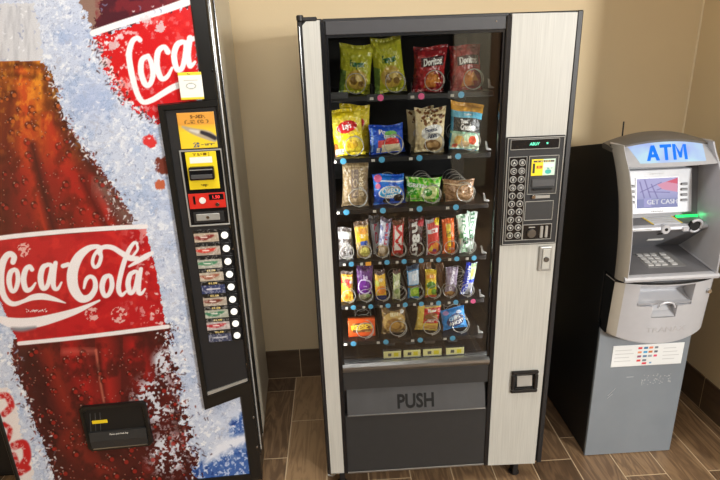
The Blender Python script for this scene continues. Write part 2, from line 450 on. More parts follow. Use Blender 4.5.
def baseboard(name, horizontal):
    mb = MB(); me_mats = None
    T = .177; th = .010
    if horizontal:
        mb.box(LX, RX, BY-th+.0012, BY, 0, T-.001)
        xs = [-.157+.52*k for k in range(-4, 5)]
        for a in xs:
            x0, x1 = max(LX, a+.002), min(RX-th, a+.52-.002)
            if x1 > x0: mb.box(x0, x1, BY-th, BY-.002, .004, T, .0006)
    else:
        mb.box(RX-th+.0012, RX, -.42, BY-th, 0, T-.001)
        for a in [.385+.52*k for k in range(-3, 2)]:
            y0, y1 = max(-.42, a+.002), min(BY-th, a+.52-.002)
            if y1 > y0: mb.box(RX-th, RX-.002, y0, y1, .004, T, .0006)
    o = mb.build(name, 'wood_base'); o.data.materials.append(M['grout'])
    o.data.polygons.foreach_set('material_index', [1 if i < 6 else 0 for i in range(len(o.data.polygons))])
    return struct(o)
baseboard('baseboard_back', True); baseboard('baseboard_right', False)
struct(MB().prism([(RX+.001, BY+.001), (RX-.006, BY+.001), (RX-.0045, BY-.0045), (RX+.001, BY-.006)], .177, CZ, 'z').build('trim_2', 'caulk'))
lp = thing('ceiling_light', (.05, -.75, CZ), 'square lit ceiling panel light above the machines', 'ceiling light')
b = MB()
for a in ((-.55, .65, -1.05, -1.02), (-.55, .65, -.48, -.45), (-.55, -.52, -1.02, -.48), (.62, .65, -1.02, -.48)): b.box(a[0], a[1], a[2], a[3], CZ-.03, CZ)
b.build('light_frame', 'white', lp)
MB().box(-.52, .62, -1.02, -.48, CZ-.02, CZ-.005).build('diffuser', 'panel_lit', lp)
# ================================================================== UNIDENTIFIED DARK SLIVER AT THE LEFT EDGE, BUILT AS A BLACK BOX
DC = thing('cabinet', (-1.60, .50, 0), 'plain black box for an unidentified dark sliver at the lower left edge beside the cola machine', 'cabinet')
MB().box(-1.94, -1.262, .20, .80, .02, 1.20, .005).build('dark_box_body', 'black_matt', DC)
MB().box(-1.925, -1.60, .186, .20, .05, 1.18, .003).build('dark_box_front', 'black_matt', DC)
MB().box(-1.595, -1.277, .186, .20, .05, 1.18, .003).build('dark_box_front', 'black_matt', DC)
MB().box(-1.92, -1.28, .22, .78, 0, .02).build('plinth', 'seam', DC)
# ================================================================== SOFT-DRINK MACHINE
CK = thing('drink_vending_machine', (-.265, 0, 0), 'tall cola vending machine printed with a giant bottle on ice, left of the snack machine', 'vending machine', rotz=.055, org=(0, 0, 0))
CW, CH = .935, 2.01           # width and height; u runs from -CW to 0, v into the machine
def cola_sign():
    x0, x1, z0, z1 = -CW+.012, -.040, .115, CH-.02; res = .0022
    nu, nv = int((x1-x0)/res), int((z1-z0)/res)
    U, Z = np.meshgrid(np.linspace(x0, x1, nu+1), np.linspace(z0, z1, nv+1))
    Hm = np.array([[253.16901916,-61.0943843,264.77647759],[-6.5531677,-262.20890486,496.31907685],[.03942088,-.14693935,1.]])
    w = Hm[2, 0]*U+Hm[2, 1]*Z+1; X = (Hm[0, 0]*U+Hm[0, 1]*Z+Hm[0, 2])/w; Y = (Hm[1, 0]*U+Hm[1, 1]*Z+Hm[1, 2])/w
    A = Art(X, Y, (198, 209, 230))
    n1 = fbm(X/16, Y/16, 5, 1); n2 = fbm(X/5, Y/5, 4, 2); n3 = fbm(X/2.4, Y/2.4, 3, 3); n4 = fbm(X/30, Y/30, 3, 4)
    sm = lambda v, a, b: np.clip((v-a)/(b-a), 0, 1)
    A.over(sm(n1, .45, .68)*.75, (168, 188, 222)); A.over(sm(n2, .54, .74)*.65, (232, 237, 246))
    ice = np.abs(n2-.5); A.over((1-sm(ice, 0, .022))*sm(n1, .35, .6)*.75, (120, 132, 165))
    A.over((1-sm(np.abs(n3-.5), 0, .02))*.35, (130, 145, 180))
    n5 = fbm(X/3.4+n2*3, Y/3.4+n1*3, 4, 21); A.over((1-sm(np.abs(n5-.5), 0, .018))*.55, (118, 130, 166)); A.over(sm(n5, .62, .70)*.7, (244, 247, 251)); A.over(sm(n5, .60, .66)*sm(fbm(X/9, Y/9, 3, 22), .55, .62)*.35, (110, 118, 150))
    G = lambda cx, cy, r: np.exp(-(((X-cx)/r)**2+((Y-cy)/r)**2))
    A.over((G(90, 100, 22)+G(72, 40, 16)*.6+G(180, 200, 24)*.6+G(150, 70, 14)*.5)*.55, (150, 172, 218))
    # deep blue water bottom right, with white crests
    bl = G(248, 478, 34)+G(246, 428, 15)+G(205, 488, 24)
    A.over(sm(bl*(.5+n2), .30, .62), (62, 100, 172)); A.over(sm(bl, .2, .5)*sm(n3, .54, .66)*.8, (210, 222, 244))
    A.over(sm(bl, .2, .5)*sm(n2, .58, .7)*.7, (28, 58, 128))
    A.brush([(206, 462, 2), (222, 448, 5), (240, 440, 5), (250, 436, 3)], (226, 232, 246), 3)
    # warped coordinates make the edges splash
    wx = X+(n2-.5)*15+(n3-.5)*7; wy = Y+(fbm(X/5, Y/5, 4, 7)-.5)*15
    # tilted second bottle, upper right
    A.poly([(82, -30), (82, 2), (92, 30), (97, 36), (200, 2), (200, -30)], (78, 34, 44), wx, wy)
    A.poly([(80, -30), (81, 5), (92, 30), (96, 30), (99, 10), (96, -30)], (140, 112, 100), wx, wy)
    A.over(A.polymask([(92, -30), (97, 33), (200, 0), (200, -30)])*sm(n1, .5, .62)*.7, (130, 40, 48))
    lab = [(95, 37), (196, 2), (200, 130), (158, 125), (140, 112), (124, 102), (114, 88), (104, 66), (99, 52)]
    A.poly(lab, (206, 32, 36), X+(n3-.5)*14, Y+(n2-.5)*16)
    A.over(A.polymask(lab)*sm(n2, .6, .68)*(.25+.75*sm(-(X-150)/45, -.2, .9)), (236, 232, 238))
    A.over(A.polymask(lab)*sm(n1, .55, .7)*.35, (235, 60, 50))
    Wt = (240, 240, 244)
    A.brush([(93, 33, 3.2), (120, 24, 3.4), (155, 13, 3.6), (198, -2, 4)], Wt)
    # lettering of the tilted label: C o c a -
    A.brush([(140, 40, 2.4), (137, 38, 2.4), (132, 42, 2.8), (129, 55, 3), (132, 75, 3), (137, 93, 2.8), (143, 102, 2.6), (152, 100, 2.8), (162, 94, 3), (174, 87, 3.2), (188, 83, 3), (200, 84, 2)], Wt)
    A.brush([(148, 56, 2.4), (142, 60, 2.8), (141, 72, 3), (145, 84, 2.8), (150, 84, 2.6), (153, 74, 2.8), (151, 62, 2.6), (148, 56, 2.2)], Wt)
    A.brush([(168, 52, 2.8), (164, 47, 2.6), (158, 52, 3), (157, 66, 3), (161, 78, 2.8), (167, 77, 2.2), (172, 68, 1.4)], Wt)
    A.brush([(182, 42, 2.6), (177, 45, 3), (174, 56, 3), (177, 69, 2.8), (182, 68, 2.6), (185, 56, 2.6), (186, 44, 2.6), (183, 42, 2.2)], Wt)
    A.brush([(190, 38, 3), (188, 54, 3), (190, 66, 2.6), (195, 62, 1.4)], Wt)
    A.brush([(193, 39, 2.4), (198, 37, 2.4)], Wt)
    for cx, cy in ((146, 20), (106, 62), (113, 46), (160, 27)):
        A.over((np.hypot(X-cx, Y-cy)+(n3-.5)*9 < 5).astype(float)*.8, (214, 208, 214))
    # pieces of red and brown in the splash by the selector panel
    A.over(sm(G(164, 165, 11)*(.4+n3), .42, .55), (120, 60, 48)); A.over(sm(G(150, 141, 8)*(.4+n3), .42, .55), (216, 60, 60))
    A.over(sm(G(160, 185, 7)*(.4+n3), .45, .55), (190, 100, 70))
    # ---- the main bottle
    wx = X+(n3-.5)*8+(n2-.5)*8; wy = Y+(n2-.5)*4
    A.poly([(-60, 4), (34, 3), (40, 30), (43, 62), (-60, 66)], (206, 209, 216), wx, wy)       # frosted neck
    A.over(A.polymask([(-60, 6), (30, 6), (38, 60), (-60, 64)])*sm(fbm(X/3, Y/22, 4, 5), .42, .7)*.55, (172, 176, 186))
    up = [(-60, 61), (42, 61), (50, 71), (54, 82), (58, 98), (66, 122), (77, 140), (92, 158), (106, 177), (121, 196), (131, 214), (137, 233), (-60, 245)]
    m = A.polymask(up, wx, Y).astype(float)
    t = sm(Y, 60, 230)[..., None]
    am = np.array((198, 108, 34.)); rd = np.array((140, 36, 28.)); dk = np.array((84, 24, 24.))
    col = am*(1-sm(Y, 95, 175)[..., None])+rd*sm(Y, 95, 175)[..., None]
    col = col*(1-.45*sm(Y, 170, 232)[..., None])+dk*.45*sm(Y, 170, 232)[..., None]
    A.img = A.img*(1-m[..., None])+col*m[..., None]
    def glow(P, c, k, wdt):
        B = Art(X, Y, (0, 0, 0)); B.brush([(x, y, wdt) for x, y in P], (1, 1, 1), wdt); A.over(B.img[..., 0]*k*m, c)
    glow([(-5, 70), (-12, 120), (-10, 180), (0, 240)], (92, 40, 22), .9, 12)
    glow([(10, 100), (6, 150), (6, 232)], (82, 26, 22), .75, 9)
    glow([(20, 70), (26, 110), (28, 150), (38, 200), (46, 232)], (186, 54, 30), .65, 6)
    glow([(32, 145), (42, 185), (54, 232)], (66, 22, 22), .9, 4)
    glow([(50, 120), (62, 160), (82, 200), (98, 232)], (184, 36, 30), .6, 8)
    glow([(82, 178), (92, 200), (108, 230)], (80, 22, 22), .85, 3)
    glow([(92, 176), (104, 202), (112, 222)], (232, 40, 34), .9, 3)
    glow([(50, 70), (60, 110), (78, 146), (102, 182), (132, 226)], (62, 34, 30), .85, 8)
    glow([(100, 185), (118, 205), (133, 228)], (132, 106, 98), .7, 8)
    glow([(8, 66), (20, 64), (40, 66)], (92, 48, 22), .8, 3)
    glow([(-5, 74), (20, 76), (48, 78)], (110, 56, 20), .7, 2)
    A.over(m*sm(fbm(X/4, Y/7, 4, 6), .5, .72)*.45*(1-sm(Y, 110, 170)), (250, 176, 50)); A.over(m*sm(fbm(X/11, Y/16, 5, 9), .5, .72)*.5, (66, 24, 18))
    A.over(m*sm(n3, .66, .75)*sm(X, 95, 120)*sm(Y, 160, 190), (225, 225, 230))
    # lower bottle
    lo = [(12, 340), (170, 322), (172, 352), (178, 392), (188, 434), (195, 470), (200, 520), (62, 520), (52, 470), (38, 430), (24, 392), (12, 362)]
    m = A.polymask(lo, X+(n3-.5)*9+(n2-.5)*15*sm(X, 60, 160)*2, wy).astype(float)
    A.over(m, (84, 30, 28))
    glow([(45, 345), (58, 380), (76, 430)], (150, 46, 34), .7, 7); glow([(70, 345), (80, 370), (92, 412)], (178, 34, 32), .85, 9); glow([(64, 352), (80, 351), (96, 351)], (214, 110, 96), .5, 3)
    glow([(104, 345), (108, 372), (112, 420)], (186, 40, 36), .75, 8); glow([(98, 345), (101, 380), (106, 412)], (70, 20, 20), .7, 2)
    glow([(96, 350), (100, 380), (104, 402)], (240, 150, 120), .6, 1)
    glow([(132, 345), (140, 365), (146, 385)], (186, 34, 34), .8, 8); glow([(24, 355), (40, 400), (58, 460)], (64, 34, 32), .8, 8)
    glow([(66, 440), (90, 460), (110, 482)], (180, 50, 36), .75, 9); glow([(150, 470), (165, 455), (180, 440)], (200, 52, 44), .8, 7)
    A.over(m*sm(fbm(X/12, Y/14, 5, 8), .48, .68)*.65, (56, 26, 24)); A.over(m*sm(Y, 405, 440)*.45, (62, 26, 24))
    A.over(m*sm(G(156, 400, 24)+G(168, 455, 20)+G(166, 360, 12), .15, .6)*sm(n3*.5+n2*.5, .49, .55), (206, 212, 226))
    # droplets on the glass
    rn = random.Random(5)
    allb = A.polymask(up) | A.polymask(lo)
    for i in range(900):
        cx = rn.uniform(-10, 185); cy = rn.choice([rn.uniform(66, 228), rn.uniform(350, 480)]); r = rn.choice([.8, .9, 1, 1, 1.2, 1.3, 1.6, 2.2, 3.2, 4.4])*.85
        bb = (np.abs(X-cx) < 6) & (np.abs(Y-cy) < 6)
        ii = np.nonzero(bb & allb)
        x_, y_ = X[ii], Y[ii]; c_ = A.img[ii]
        def drop(al, c):
            nonlocal c_
            al = np.clip(al, 0, 1)[:, None]; c_ = c_*(1-al)+np.array(c, float)*al
        d = np.hypot(x_-cx, (y_-cy)*.92)
        drop(np.clip((r-d)/.8+.3, 0, 1)*.45, (44, 14, 12)); drop(np.clip((r*.62-np.hypot(x_-cx-.3*r, y_-cy-.3*r))/.8+.3, 0, 1)*.6, (238, 120, 44) if cy < 135 else (196, 46, 38))
        drop(np.clip((max(.5, r*.22)-np.hypot(x_-cx+.35*r, y_-cy+.4*r))/.6+.4, 0, 1)*.6, (240, 205, 190)); A.img[ii] = c_
    # splinters of ice and foam along the edges of the glass, fine facets in the ice
    edges = [[(43, 62), (58, 98), (77, 140), (106, 177), (137, 233)], [(166, 326), (172, 352), (178, 392), (188, 434), (197, 480)], [(12, 345), (24, 392), (38, 430), (56, 480)], [(95, 40), (104, 66), (124, 102), (158, 124)]]
    for e_, E_ in enumerate(edges):
        for i in range(150):
            j = rn.randrange(len(E_)-1); t = rn.random(); w_ = rn.gauss(0, 4.5 if e_ != 1 else 9)
            x_ = E_[j][0]*(1-t)+E_[j+1][0]*t+w_; y_ = E_[j][1]*(1-t)+E_[j+1][1]*t+rn.gauss(0, 2); an = rn.random()*PI; l_ = rn.uniform(1, 4)
            A.brush([(x_, y_, rn.uniform(.3, .9)), (x_+l_*math.cos(an), y_+l_*math.sin(an), .3)], rn.choice([(70, 44, 44), (238, 240, 246), (226, 230, 240), (146, 154, 182), (128, 60, 54), (96, 80, 92)]), .5)
    for i in range(700):
        x_ = rn.uniform(-5, 250); y_ = rn.uniform(0, 480)
        if A.polymask(up, np.array([x_]), np.array([y_]))[0] or A.polymask(lo, np.array([x_]), np.array([y_]))[0] or A.polymask(lab, np.array([x_]), np.array([y_]))[0]: continue
        an = rn.random()*PI; l_ = rn.uniform(1.5, 5)
        A.brush([(x_, y_, .25), (x_+l_*.5*math.cos(an), y_+l_*.5*math.sin(an), rn.uniform(.3, .6)), (x_+l_*math.cos(an+.6), y_+l_*math.sin(an+.6), .25)], rn.choice([(150, 162, 196), (128, 142, 182), (242, 245, 250), (236, 240, 248)]), .5)
    # ---- main label
    lab = [(-60, 243), (0, 240), (60, 235), (100, 231.5), (146, 229), (151, 250), (159, 285), (166, 326), (120, 330), (60, 339), (19, 344), (10, 325), (2, 305), (-10, 285), (-60, 270)]
    m = A.polymask(lab, X+(n3-.5)*5, Y); A.over(m.astype(float), (182, 32, 37))
    A.over(m*sm(fbm(X/12, Y/12, 4, 12), .5, .7)*.4, (140, 24, 30)); A.over(m*sm(fbm(X/9, Y/9, 4, 13), .56, .7)*.35, (228, 60, 52))
    A.over(m*sm(n2, .58, .63)*sm(X, 118, 158)*.9, (232, 200, 200)); A.over(m*(G(92, 314, 7)+G(119, 315, 8)+G(24, 250, 7)+G(154, 310, 5) > .35)*sm(n3, .5, .56)*.8, (232, 205, 200))
    Wt = (235, 232, 236)
    A.brush([(-40, 245, 2.2), (0, 238, 2.3), (40, 233.6, 2.3), (80, 230.2, 2.3), (120, 227.6, 2.3), (146, 226.4, 2.2)], Wt)
    A.brush([(19, 343.5, 2.0), (60, 339.5, 2.1), (100, 335, 2.1), (140, 330, 2.1), (168, 326.5, 2)], Wt)
    k = lambda P: [(x/4, 240+y/4, r/4) for x, y, r in P]
    A.brush(k([(52, 88, 11), (56, 68, 12), (42, 56, 12), (24, 66, 13), (8, 100, 15), (2, 150, 15), (8, 200, 13), (24, 238, 12), (54, 256, 10), (96, 244, 8), (130, 230, 12), (170, 226, 13), (215, 236, 9), (262, 252, 2)]), Wt)   # C and its tail
    A.brush(k([(58, 118, 8), (42, 130, 11), (36, 165, 11), (46, 202, 9), (62, 198, 9), (72, 160, 10), (68, 126, 9), (58, 118, 8)]), Wt)
    A.brush(k([(128, 118, 9), (118, 106, 9), (102, 120, 11), (94, 160, 12), (104, 198, 11), (124, 196, 8), (142, 172, 4)]), Wt)
    A.brush(k([(190, 100, 8), (172, 110, 11), (162, 150, 12), (170, 190, 11), (188, 186, 9), (202, 140, 10), (206, 104, 9), (190, 98, 8)]), Wt)
    A.brush(k([(222, 92, 9), (214, 140, 11), (214, 186, 10), (230, 196, 7), (246, 170, 4)]), Wt)
    A.brush(k([(252, 104, 9), (272, 98, 9)]), Wt)
    A.brush(k([(398, 54, 9), (402, 34, 9), (386, 26, 9), (350, 36, 13), (312, 72, 19), (290, 130, 22), (294, 190, 21), (322, 232, 17), (356, 230, 13), (380, 196, 11), (378, 158, 9), (360, 146, 8), (344, 160, 8), (336, 192, 5)]), Wt)   # second C
    A.brush(k([(398, 40, 8), (404, 68, 8), (394, 100, 8), (378, 108, 7), (370, 88, 7), (380, 56, 7), (410, 30, 9), (448, 30, 10), (486, 52, 11), (520, 72, 12), (550, 74, 8)]), Wt)
    A.brush(k([(516, 106, 4), (550, 86, 9), (582, 66, 11), (608, 52, 8)]), Wt)
    A.brush(k([(436, 142, 8), (418, 152, 11), (408, 188, 11), (418, 222, 9), (436, 216, 9), (448, 184, 10), (444, 150, 9), (434, 142, 8)]), Wt)
    A.brush(k([(548, 14, 6), (536, 12, 7), (516, 40, 9), (496, 90, 10), (480, 150, 10), (474, 196, 10), (486, 220, 8), (504, 206, 5)]), Wt)
    A.brush(k([(548, 20, 5), (550, 38, 5), (530, 66, 5)]), Wt)
    A.brush(k([(536, 128, 8), (520, 140, 10), (512, 176, 11), (520, 210, 10), (536, 202, 8), (548, 160, 9), (550, 130, 8), (536, 126, 7)]), Wt)
    A.brush(k([(564, 116, 8), (556, 160, 10), (554, 206, 10), (566, 214, 7), (580, 196, 4)]), Wt)
    A.brush(k([(4, 318, 14), (40, 330, 20), (90, 334, 22), (150, 328, 21), (230, 308, 17), (310, 282, 12), (398, 242, 4)]), Wt)
    A.brush(k([(50, 356, 7), (90, 358, 8), (140, 350, 5)]), (128, 132, 142), 1.5)
    A.text('Trademark®', 36.5, 310.4, 3.2, Wt, .95, flip=-1, rot=.01, off=0, bold=False)
    # torn corner of another label at the lower left edge
    m = A.polymask([(-30, 384), (8, 388), (16, 408), (22, 440), (32, 462), (34, 500), (-30, 520)], wx, wy); A.over(m*1., (228, 222, 222))
    R_ = (190, 40, 42)
    for P in ([(0, 396, 3), (7, 396, 3), (11, 406, 3.4), (4, 414, 3)], [(4, 424, 2), (10, 430, 2.6), (8, 440, 2)], [(14, 446, 4), (24, 444, 4), (27, 458, 4), (18, 470, 4.5), (13, 456, 4)], [(18, 474, 3), (28, 468, 3)]): A.brush(P, R_, 1)
    A.over(m*sm(n3, .55, .62)*.55, (226, 214, 214))
    P = np.stack([U, np.full(U.shape, .0), Z], -1).reshape(-1, 3)
    me = gridmesh('sign_panel', P, nu, nv); A.img = A.img*.98; paint(me, A.img)
    o = link('sign_panel', me, 'art_sign', CK)
    md = o.modifiers.new('thickness', 'SOLIDIFY'); md.thickness = .004; md.offset = -1
    # make sure the printed side looks out of the machine
    return o
sg = cola_sign(); sg['label'] = 'printed front with a dewy cola bottle on crushed ice'
# cabinet and door
MB().box(-CW+.012, -.015, .16, .72, .09, CH-.01, .006).build('cabinet', 'cab_side', CK)
mb = MB(); mb.box(-CW, -.0015, .0045, .155, .10, CH, .004)
mb.build('door_body', 'black_bronze', CK)
mb = MB()
mb.prism([(-CW, .095), (-.0, .095), (-.0, .125), (-CW, .125)], -.006, .01); mb.box(-CW, 0, -.006, .01, CH-.03, CH, .002)
mb.box(-.007, 0, -.008, .012, .5, 1.62, .002); mb.box(-.048, 0, -.008, .012, 1.60, CH, .004); mb.box(-.048, 0, -.008, .012, .1, .52, .004); mb.box(-CW, -CW+.014, -.006, .012, .1, CH, .003)
mb.build('door_frame', 'black_bronze', CK)
for i, (v_, r_) in enumerate(((.018, .0022), (.05, .003), (.148, .0022))):
    MB().tube([(.0005, v_, .2), (.0005, v_, CH-.05)], r_, 8).build('edge_moulding', 'steel_paint' if i == 1 else 'black_gloss', CK, True)
for z in (1.69, 1.35, 1.30, 1.18, 1.10, .88, .64, .40, .26):
    MB().cyl((-.006, -.009, z), .0042, .004, 'y', 10, .001).build('screw', 'chrome', CK, True)
for u in (-.85, -.1):
    for v in (.2, .66):
        MB().cyl((u, v, .05), .018, .1, 'z', 16).cyl((u, v, .008), .03, .016, 'z', 16, .003).build('foot', 'steel', CK)
MB().box(-CW+.05, -.05, .2, .3, .02, .09).build('kick_plate', 'black_matt', CK)
# selector panel: slanted bottom, wide dark frame
def sel_panel():
    out = [(-.190, 1.597), (-.0, 1.607), (-.0, .515), (-.188, .455)]
    inn = [(-.166, 1.575), (-.009, 1.580), (-.009, .570), (-.166, .520)]
    mb = MB(); bm = mb.bm
    def ring(P, v): return [bm.verts.new((p[0], v, p[1])) for p in P]
    a = ring(out, .002); b_ = ring([(x+(.004 if x < -.1 else 0), z+(-.004 if z > 1 else .004)) for x, z in out], -.016)
    c = ring([(x-(.004 if x < -.1 else -.004)*1, z+(.004 if z > 1 else -.004)) for x, z in inn], -.016); d = ring(inn, -.006)
    for A_, B_ in ((a, b_), (b_, c), (c, d)):
        for i in range(4): bm.faces.new((A_[i], A_[(i+1) % 4], B_[(i+1) % 4], B_[i]))
    o = mb.build('selector_frame', 'black_bronze', CK)
    mb = MB(); mb.prism(inn, -.006, .001); mb.build('selector_panel', 'black_matt', CK)
    # bright slanted strip along the lower edge
    mb = MB(); mb.prism([(-.166, .520), (-.012, .568), (-.012, .578), (-.166, .534)], -.0115, -.006); mb.build('lower_moulding', 'steel_paint', CK)
sel_panel()
def card(A):
    A.rect(0, .66, 1, 1, (214, 150, 60)); A.over(np.clip((A.Y-.45)*3, 0, 1), (222, 158, 66))
    A.brush([(.12, .62, .03), (.4, .48, .09), (.75, .36, .13), (.93, .26, .1)], (176, 164, 140), .02)
    A.brush([(.62, .44, .05), (.8, .36, .06), (.95, .27, .06)], (48, 44, 52), .02); A.brush([(.3, .52, .02), (.5, .46, .05)], (210, 205, 195), .02)
    A.text('SHAKIN', .55, .88, .10, (120, 78, 30), .8); A.text('CUSO  GOLD', .5, .74, .10, (130, 96, 40), .75); A.text('20', .42, .10, .13, (70, 90, 120), .9); A.text('oz. BOTTLES', .73, .09, .06, (96, 96, 70), .8)
plate('price_card', -.134, -.018, 1.453, 1.567, -.0085, .0022, card, 'art', CK, (240, 206, 50))['label'] = 'yellow price card with a tilted bottle'
cu = MB().frame(-.142, -.006, 1.19, 1.449, .005, -.013, -.006, .001).build('payment_frame', 'steel_paint', CK)
MB().box(-.137, -.011, -.0095, -.006, 1.195, 1.444).build('payment_panel', 'black_gloss', CK)
bill = plate('bill_plate', -.124, -.026, 1.318, 1.442, -.012, .0022,
    lambda A: (A.rect(.12, .70, .86, .86, (240, 238, 230)), A.text('DOLLAR BILLS', .5, .93, .075, (120, 90, 20), .8), A.text('ONE $5 $1', .5, .10, .06, (120, 100, 20), .8), A.rect(.2, .77, .78, .785, (170, 170, 160))), 'art', CK, (240, 214, 40))
bill['label'] = 'yellow bill acceptor plate'
mb = MB(); mb.box(-.116, -.036, -.034, -.012, 1.352, 1.396, .004); b2 = mb.build('bill_mouth', 'black_gloss', bill)
MB().box(-.110, -.042, -.036, -.0338, 1.358, 1.372, .001).build('mouth_lip', 'charcoal_light', b2)
MB().box(-.112, -.040, -.036, -.0338, 1.386, 1.389).build('mouth_edge', 'steel_paint', b2)
rp = MB().box(-.133, -.013, -.013, -.0095, 1.252, 1.304, .001).build('coin_plate', 'red', CK); rp['label'] = 'red coin plate'
MB().box(-.118, -.111, -.0145, -.0125, 1.268, 1.296).build('coin_slot', 'black_gloss', rp)
MB().cyl((-.088, -.0145, 1.280), .011, .004, 'y', 20, .001).build('coin_badge', 'white', rp)
MB().box(-.066, -.018, -.0145, -.0125, 1.280, 1.300, .001).build('price_window', 'black_gloss', rp)
text('price_digits', '1.50', -.042, 1.290, .011, -.0152, 'led_red', rp, .0006)
MB().cyl((-.040, -.016, 1.264), .0065, .006, 'y', 16, .001).build('return_button', 'chrome', rp)
pl = MB().box(-.125, -.024, -.0125, -.0095, 1.202, 1.240, .001).build('coin_return_plate', 'black_matt', CK)
MB().box(-.116, -.038, -.0165, -.0125, 1.210, 1.234, .002).build('coin_cup_flap', 'steel_paint', pl)
MB().cyl((-.077, -.0175, 1.222), .005, .003, 'y', 14).build('rivet', 'chrome', pl)
# nine selection windows, each with a button
pic = [((206, 190, 168), (120, 40, 36)), ((190, 176, 160), (196, 60, 50)), ((196, 196, 184), (70, 130, 96)), ((206, 196, 176), (150, 90, 70)), ((62, 74, 120), (190, 190, 205)),
       ((198, 186, 170), (110, 54, 44)), ((190, 196, 180), (64, 120, 92)), ((206, 196, 196), (170, 44, 54)), ((74, 80, 110), (176, 180, 196))]
for i, (bg, fg) in enumerate(pic):
    z1 = 1.178-.0485*i; z0 = z1-.0485
    def lab(A, bg=bg, fg=fg, i=i):
        A.rect(0, .72, 1, 1, (24, 24, 24))
        if i in (4, 8): A.rect(.22, .32, .8, .46, fg); A.over(.0*A.X, fg)
        else:
            A.brush([(.08, .42, .10), (.35, .30+.05*(i % 3), .16), (.6, .42, .14), (.78, .5, .06)], fg, .05); A.brush([(.3, .4, .04), (.5, .38, .05)], (236, 232, 226), .03)
        if i > 2: A.text('$1.50', .5, .86, .15, (210, 190, 120), .9)
        A.over((fbm(A.X*14, A.Y*8, 3, i) > .62)*.4, (236, 232, 228))
    x_off = -.0015*0
    bg = tuple(int(c*.85) for c in bg)
    w = plate('selection_card', -.134, -.052, z0+.002, z1-.001, -.0085, .0017, lab, 'art', CK, bg, .002)
    hb = MB().frame(-.048, -.012, z0+.003, z1-.003, .003, -.0125, -.006, .0006).build('button_bezel', 'black_gloss', CK)
    MB().cyl((-.030, -.013, (z0+z1)/2), .0120, .008, 'y', 20, .0015).build('button', 'button_lit', hb, True)
plate('warning_sticker', -.111, -.040, 1.607, 1.689, -.0175, .002,
    lambda A: (A.rect(0, .88, 1, 1, (236, 214, 60)), A.rect(0, 0, 1, .08, (236, 214, 60)), A.text('WARNING', .55, .94, .06, (110, 100, 50), .9), A.ell(.5, .5, .22, .12, (170, 176, 172)), A.ell(.5, .5, .16, .08, (238, 240, 236)), A.rect(.2, .2, .8, .215, (150, 150, 150)), A.rect(.2, .25, .8, .265, (150, 150, 150)), A.rect(.2, .74, .8, .755, (170, 170, 160)), A.rect(.2, .70, .8, .715, (170, 170, 160))), 'art', CK, (240, 240, 232), .0008)['label'] = 'white and yellow warning sticker'
# delivery port
def port():
    x0, x1, z0, z1 = -.640, -.398, .315, .518
    mb = MB(); bm = mb.bm
    def ring(i, v, c=.012):
        a0, a1, b0, b1 = x0+i, x1-i, z0+i, z1-i
        P = [(a0+c, b0), (a1-c, b0), (a1, b0+c), (a1, b1-c), (a1-c, b1), (a0+c, b1), (a0, b1-c), (a0, b0+c)]
        return [bm.verts.new((p[0], v, p[1])) for p in P]
    R_ = [ring(0, .0), ring(.002, -.012), ring(.012, -.014), ring(.016, -.004), ring(.018, .003)]
    for A_, B_ in zip(R_[:-1], R_[1:]):
        for i in range(8): bm.faces.new((A_[i], A_[(i+1) % 8], B_[(i+1) % 8], B_[i]))
    o = mb.build('delivery_port', 'black_bronze', CK, True)
    MB().box(x0+.016, x1-.016, -.0035, -.001, z0+.075, z1-.016).build('port_opening', 'rear_dark', o)
    mb = MB(); mb.prism([(-.013, z0+.014), (-.018, z0+.05), (-.011, z0+.085), (-.001, z0+.085), (-.001, z0+.014)], x0+.016, x1-.016, 'x'); f = mb.build('port_flap', 'charcoal', o)
    text('flap_lettering', 'Please push back flap', (x0+x1)/2+.005, z0+.074, .009, -.0155, 'text_white', f, .0008, wscale=.85)
    MB().tube([(x0+.02, -.012, z0+.012), (x1-.02, -.012, z0+.012)], .003, 8).build('port_rim', 'steel', o)
    MB().box(x0+.034, x0+.090, -.0065, -.0035, z1-.082, z1-.068, .001).build('port_label', 'yellow', o)
    for k in range(3):
        MB().tube([(x0+.022+.018*k, -.0045, z1-.115), (x0+.034+.018*k, -.0045, z1-.035)], .0012, 6).build('port_rib', 'charcoal_light', o)
port()
# ================================================================== SNACK MACHINE
SN = thing('snack_vending_machine', (.446, 0, 0), 'black and silver glass-front snack vending machine with PUSH flap, in the middle', 'vending machine')
SW, SH, SD = .893, 1.83, .845
mb = MB()      # cabinet shell, open at the front behind the glass
mb.box(.012, .05, .05, SD, .09, SH-.012); mb.box(.69, SW-.012, .05, SD, .09, SH-.012)
mb.box(.05, .69, .05, SD, SH-.045, SH-.012); mb.box(.05, .69, .62, SD, .09, SH-.045); mb.box(.05, .69, .05, .62, .09, .13)
mb.build('cabinet', 'black', SN)
MB().box(.052, .688, .60, .618, .13, SH-.047).box(.052, .066, .055, .60, .13, SH-.047).box(.674, .688, .055, .60, .13, SH-.047).build('inner_lining', 'interior', SN)
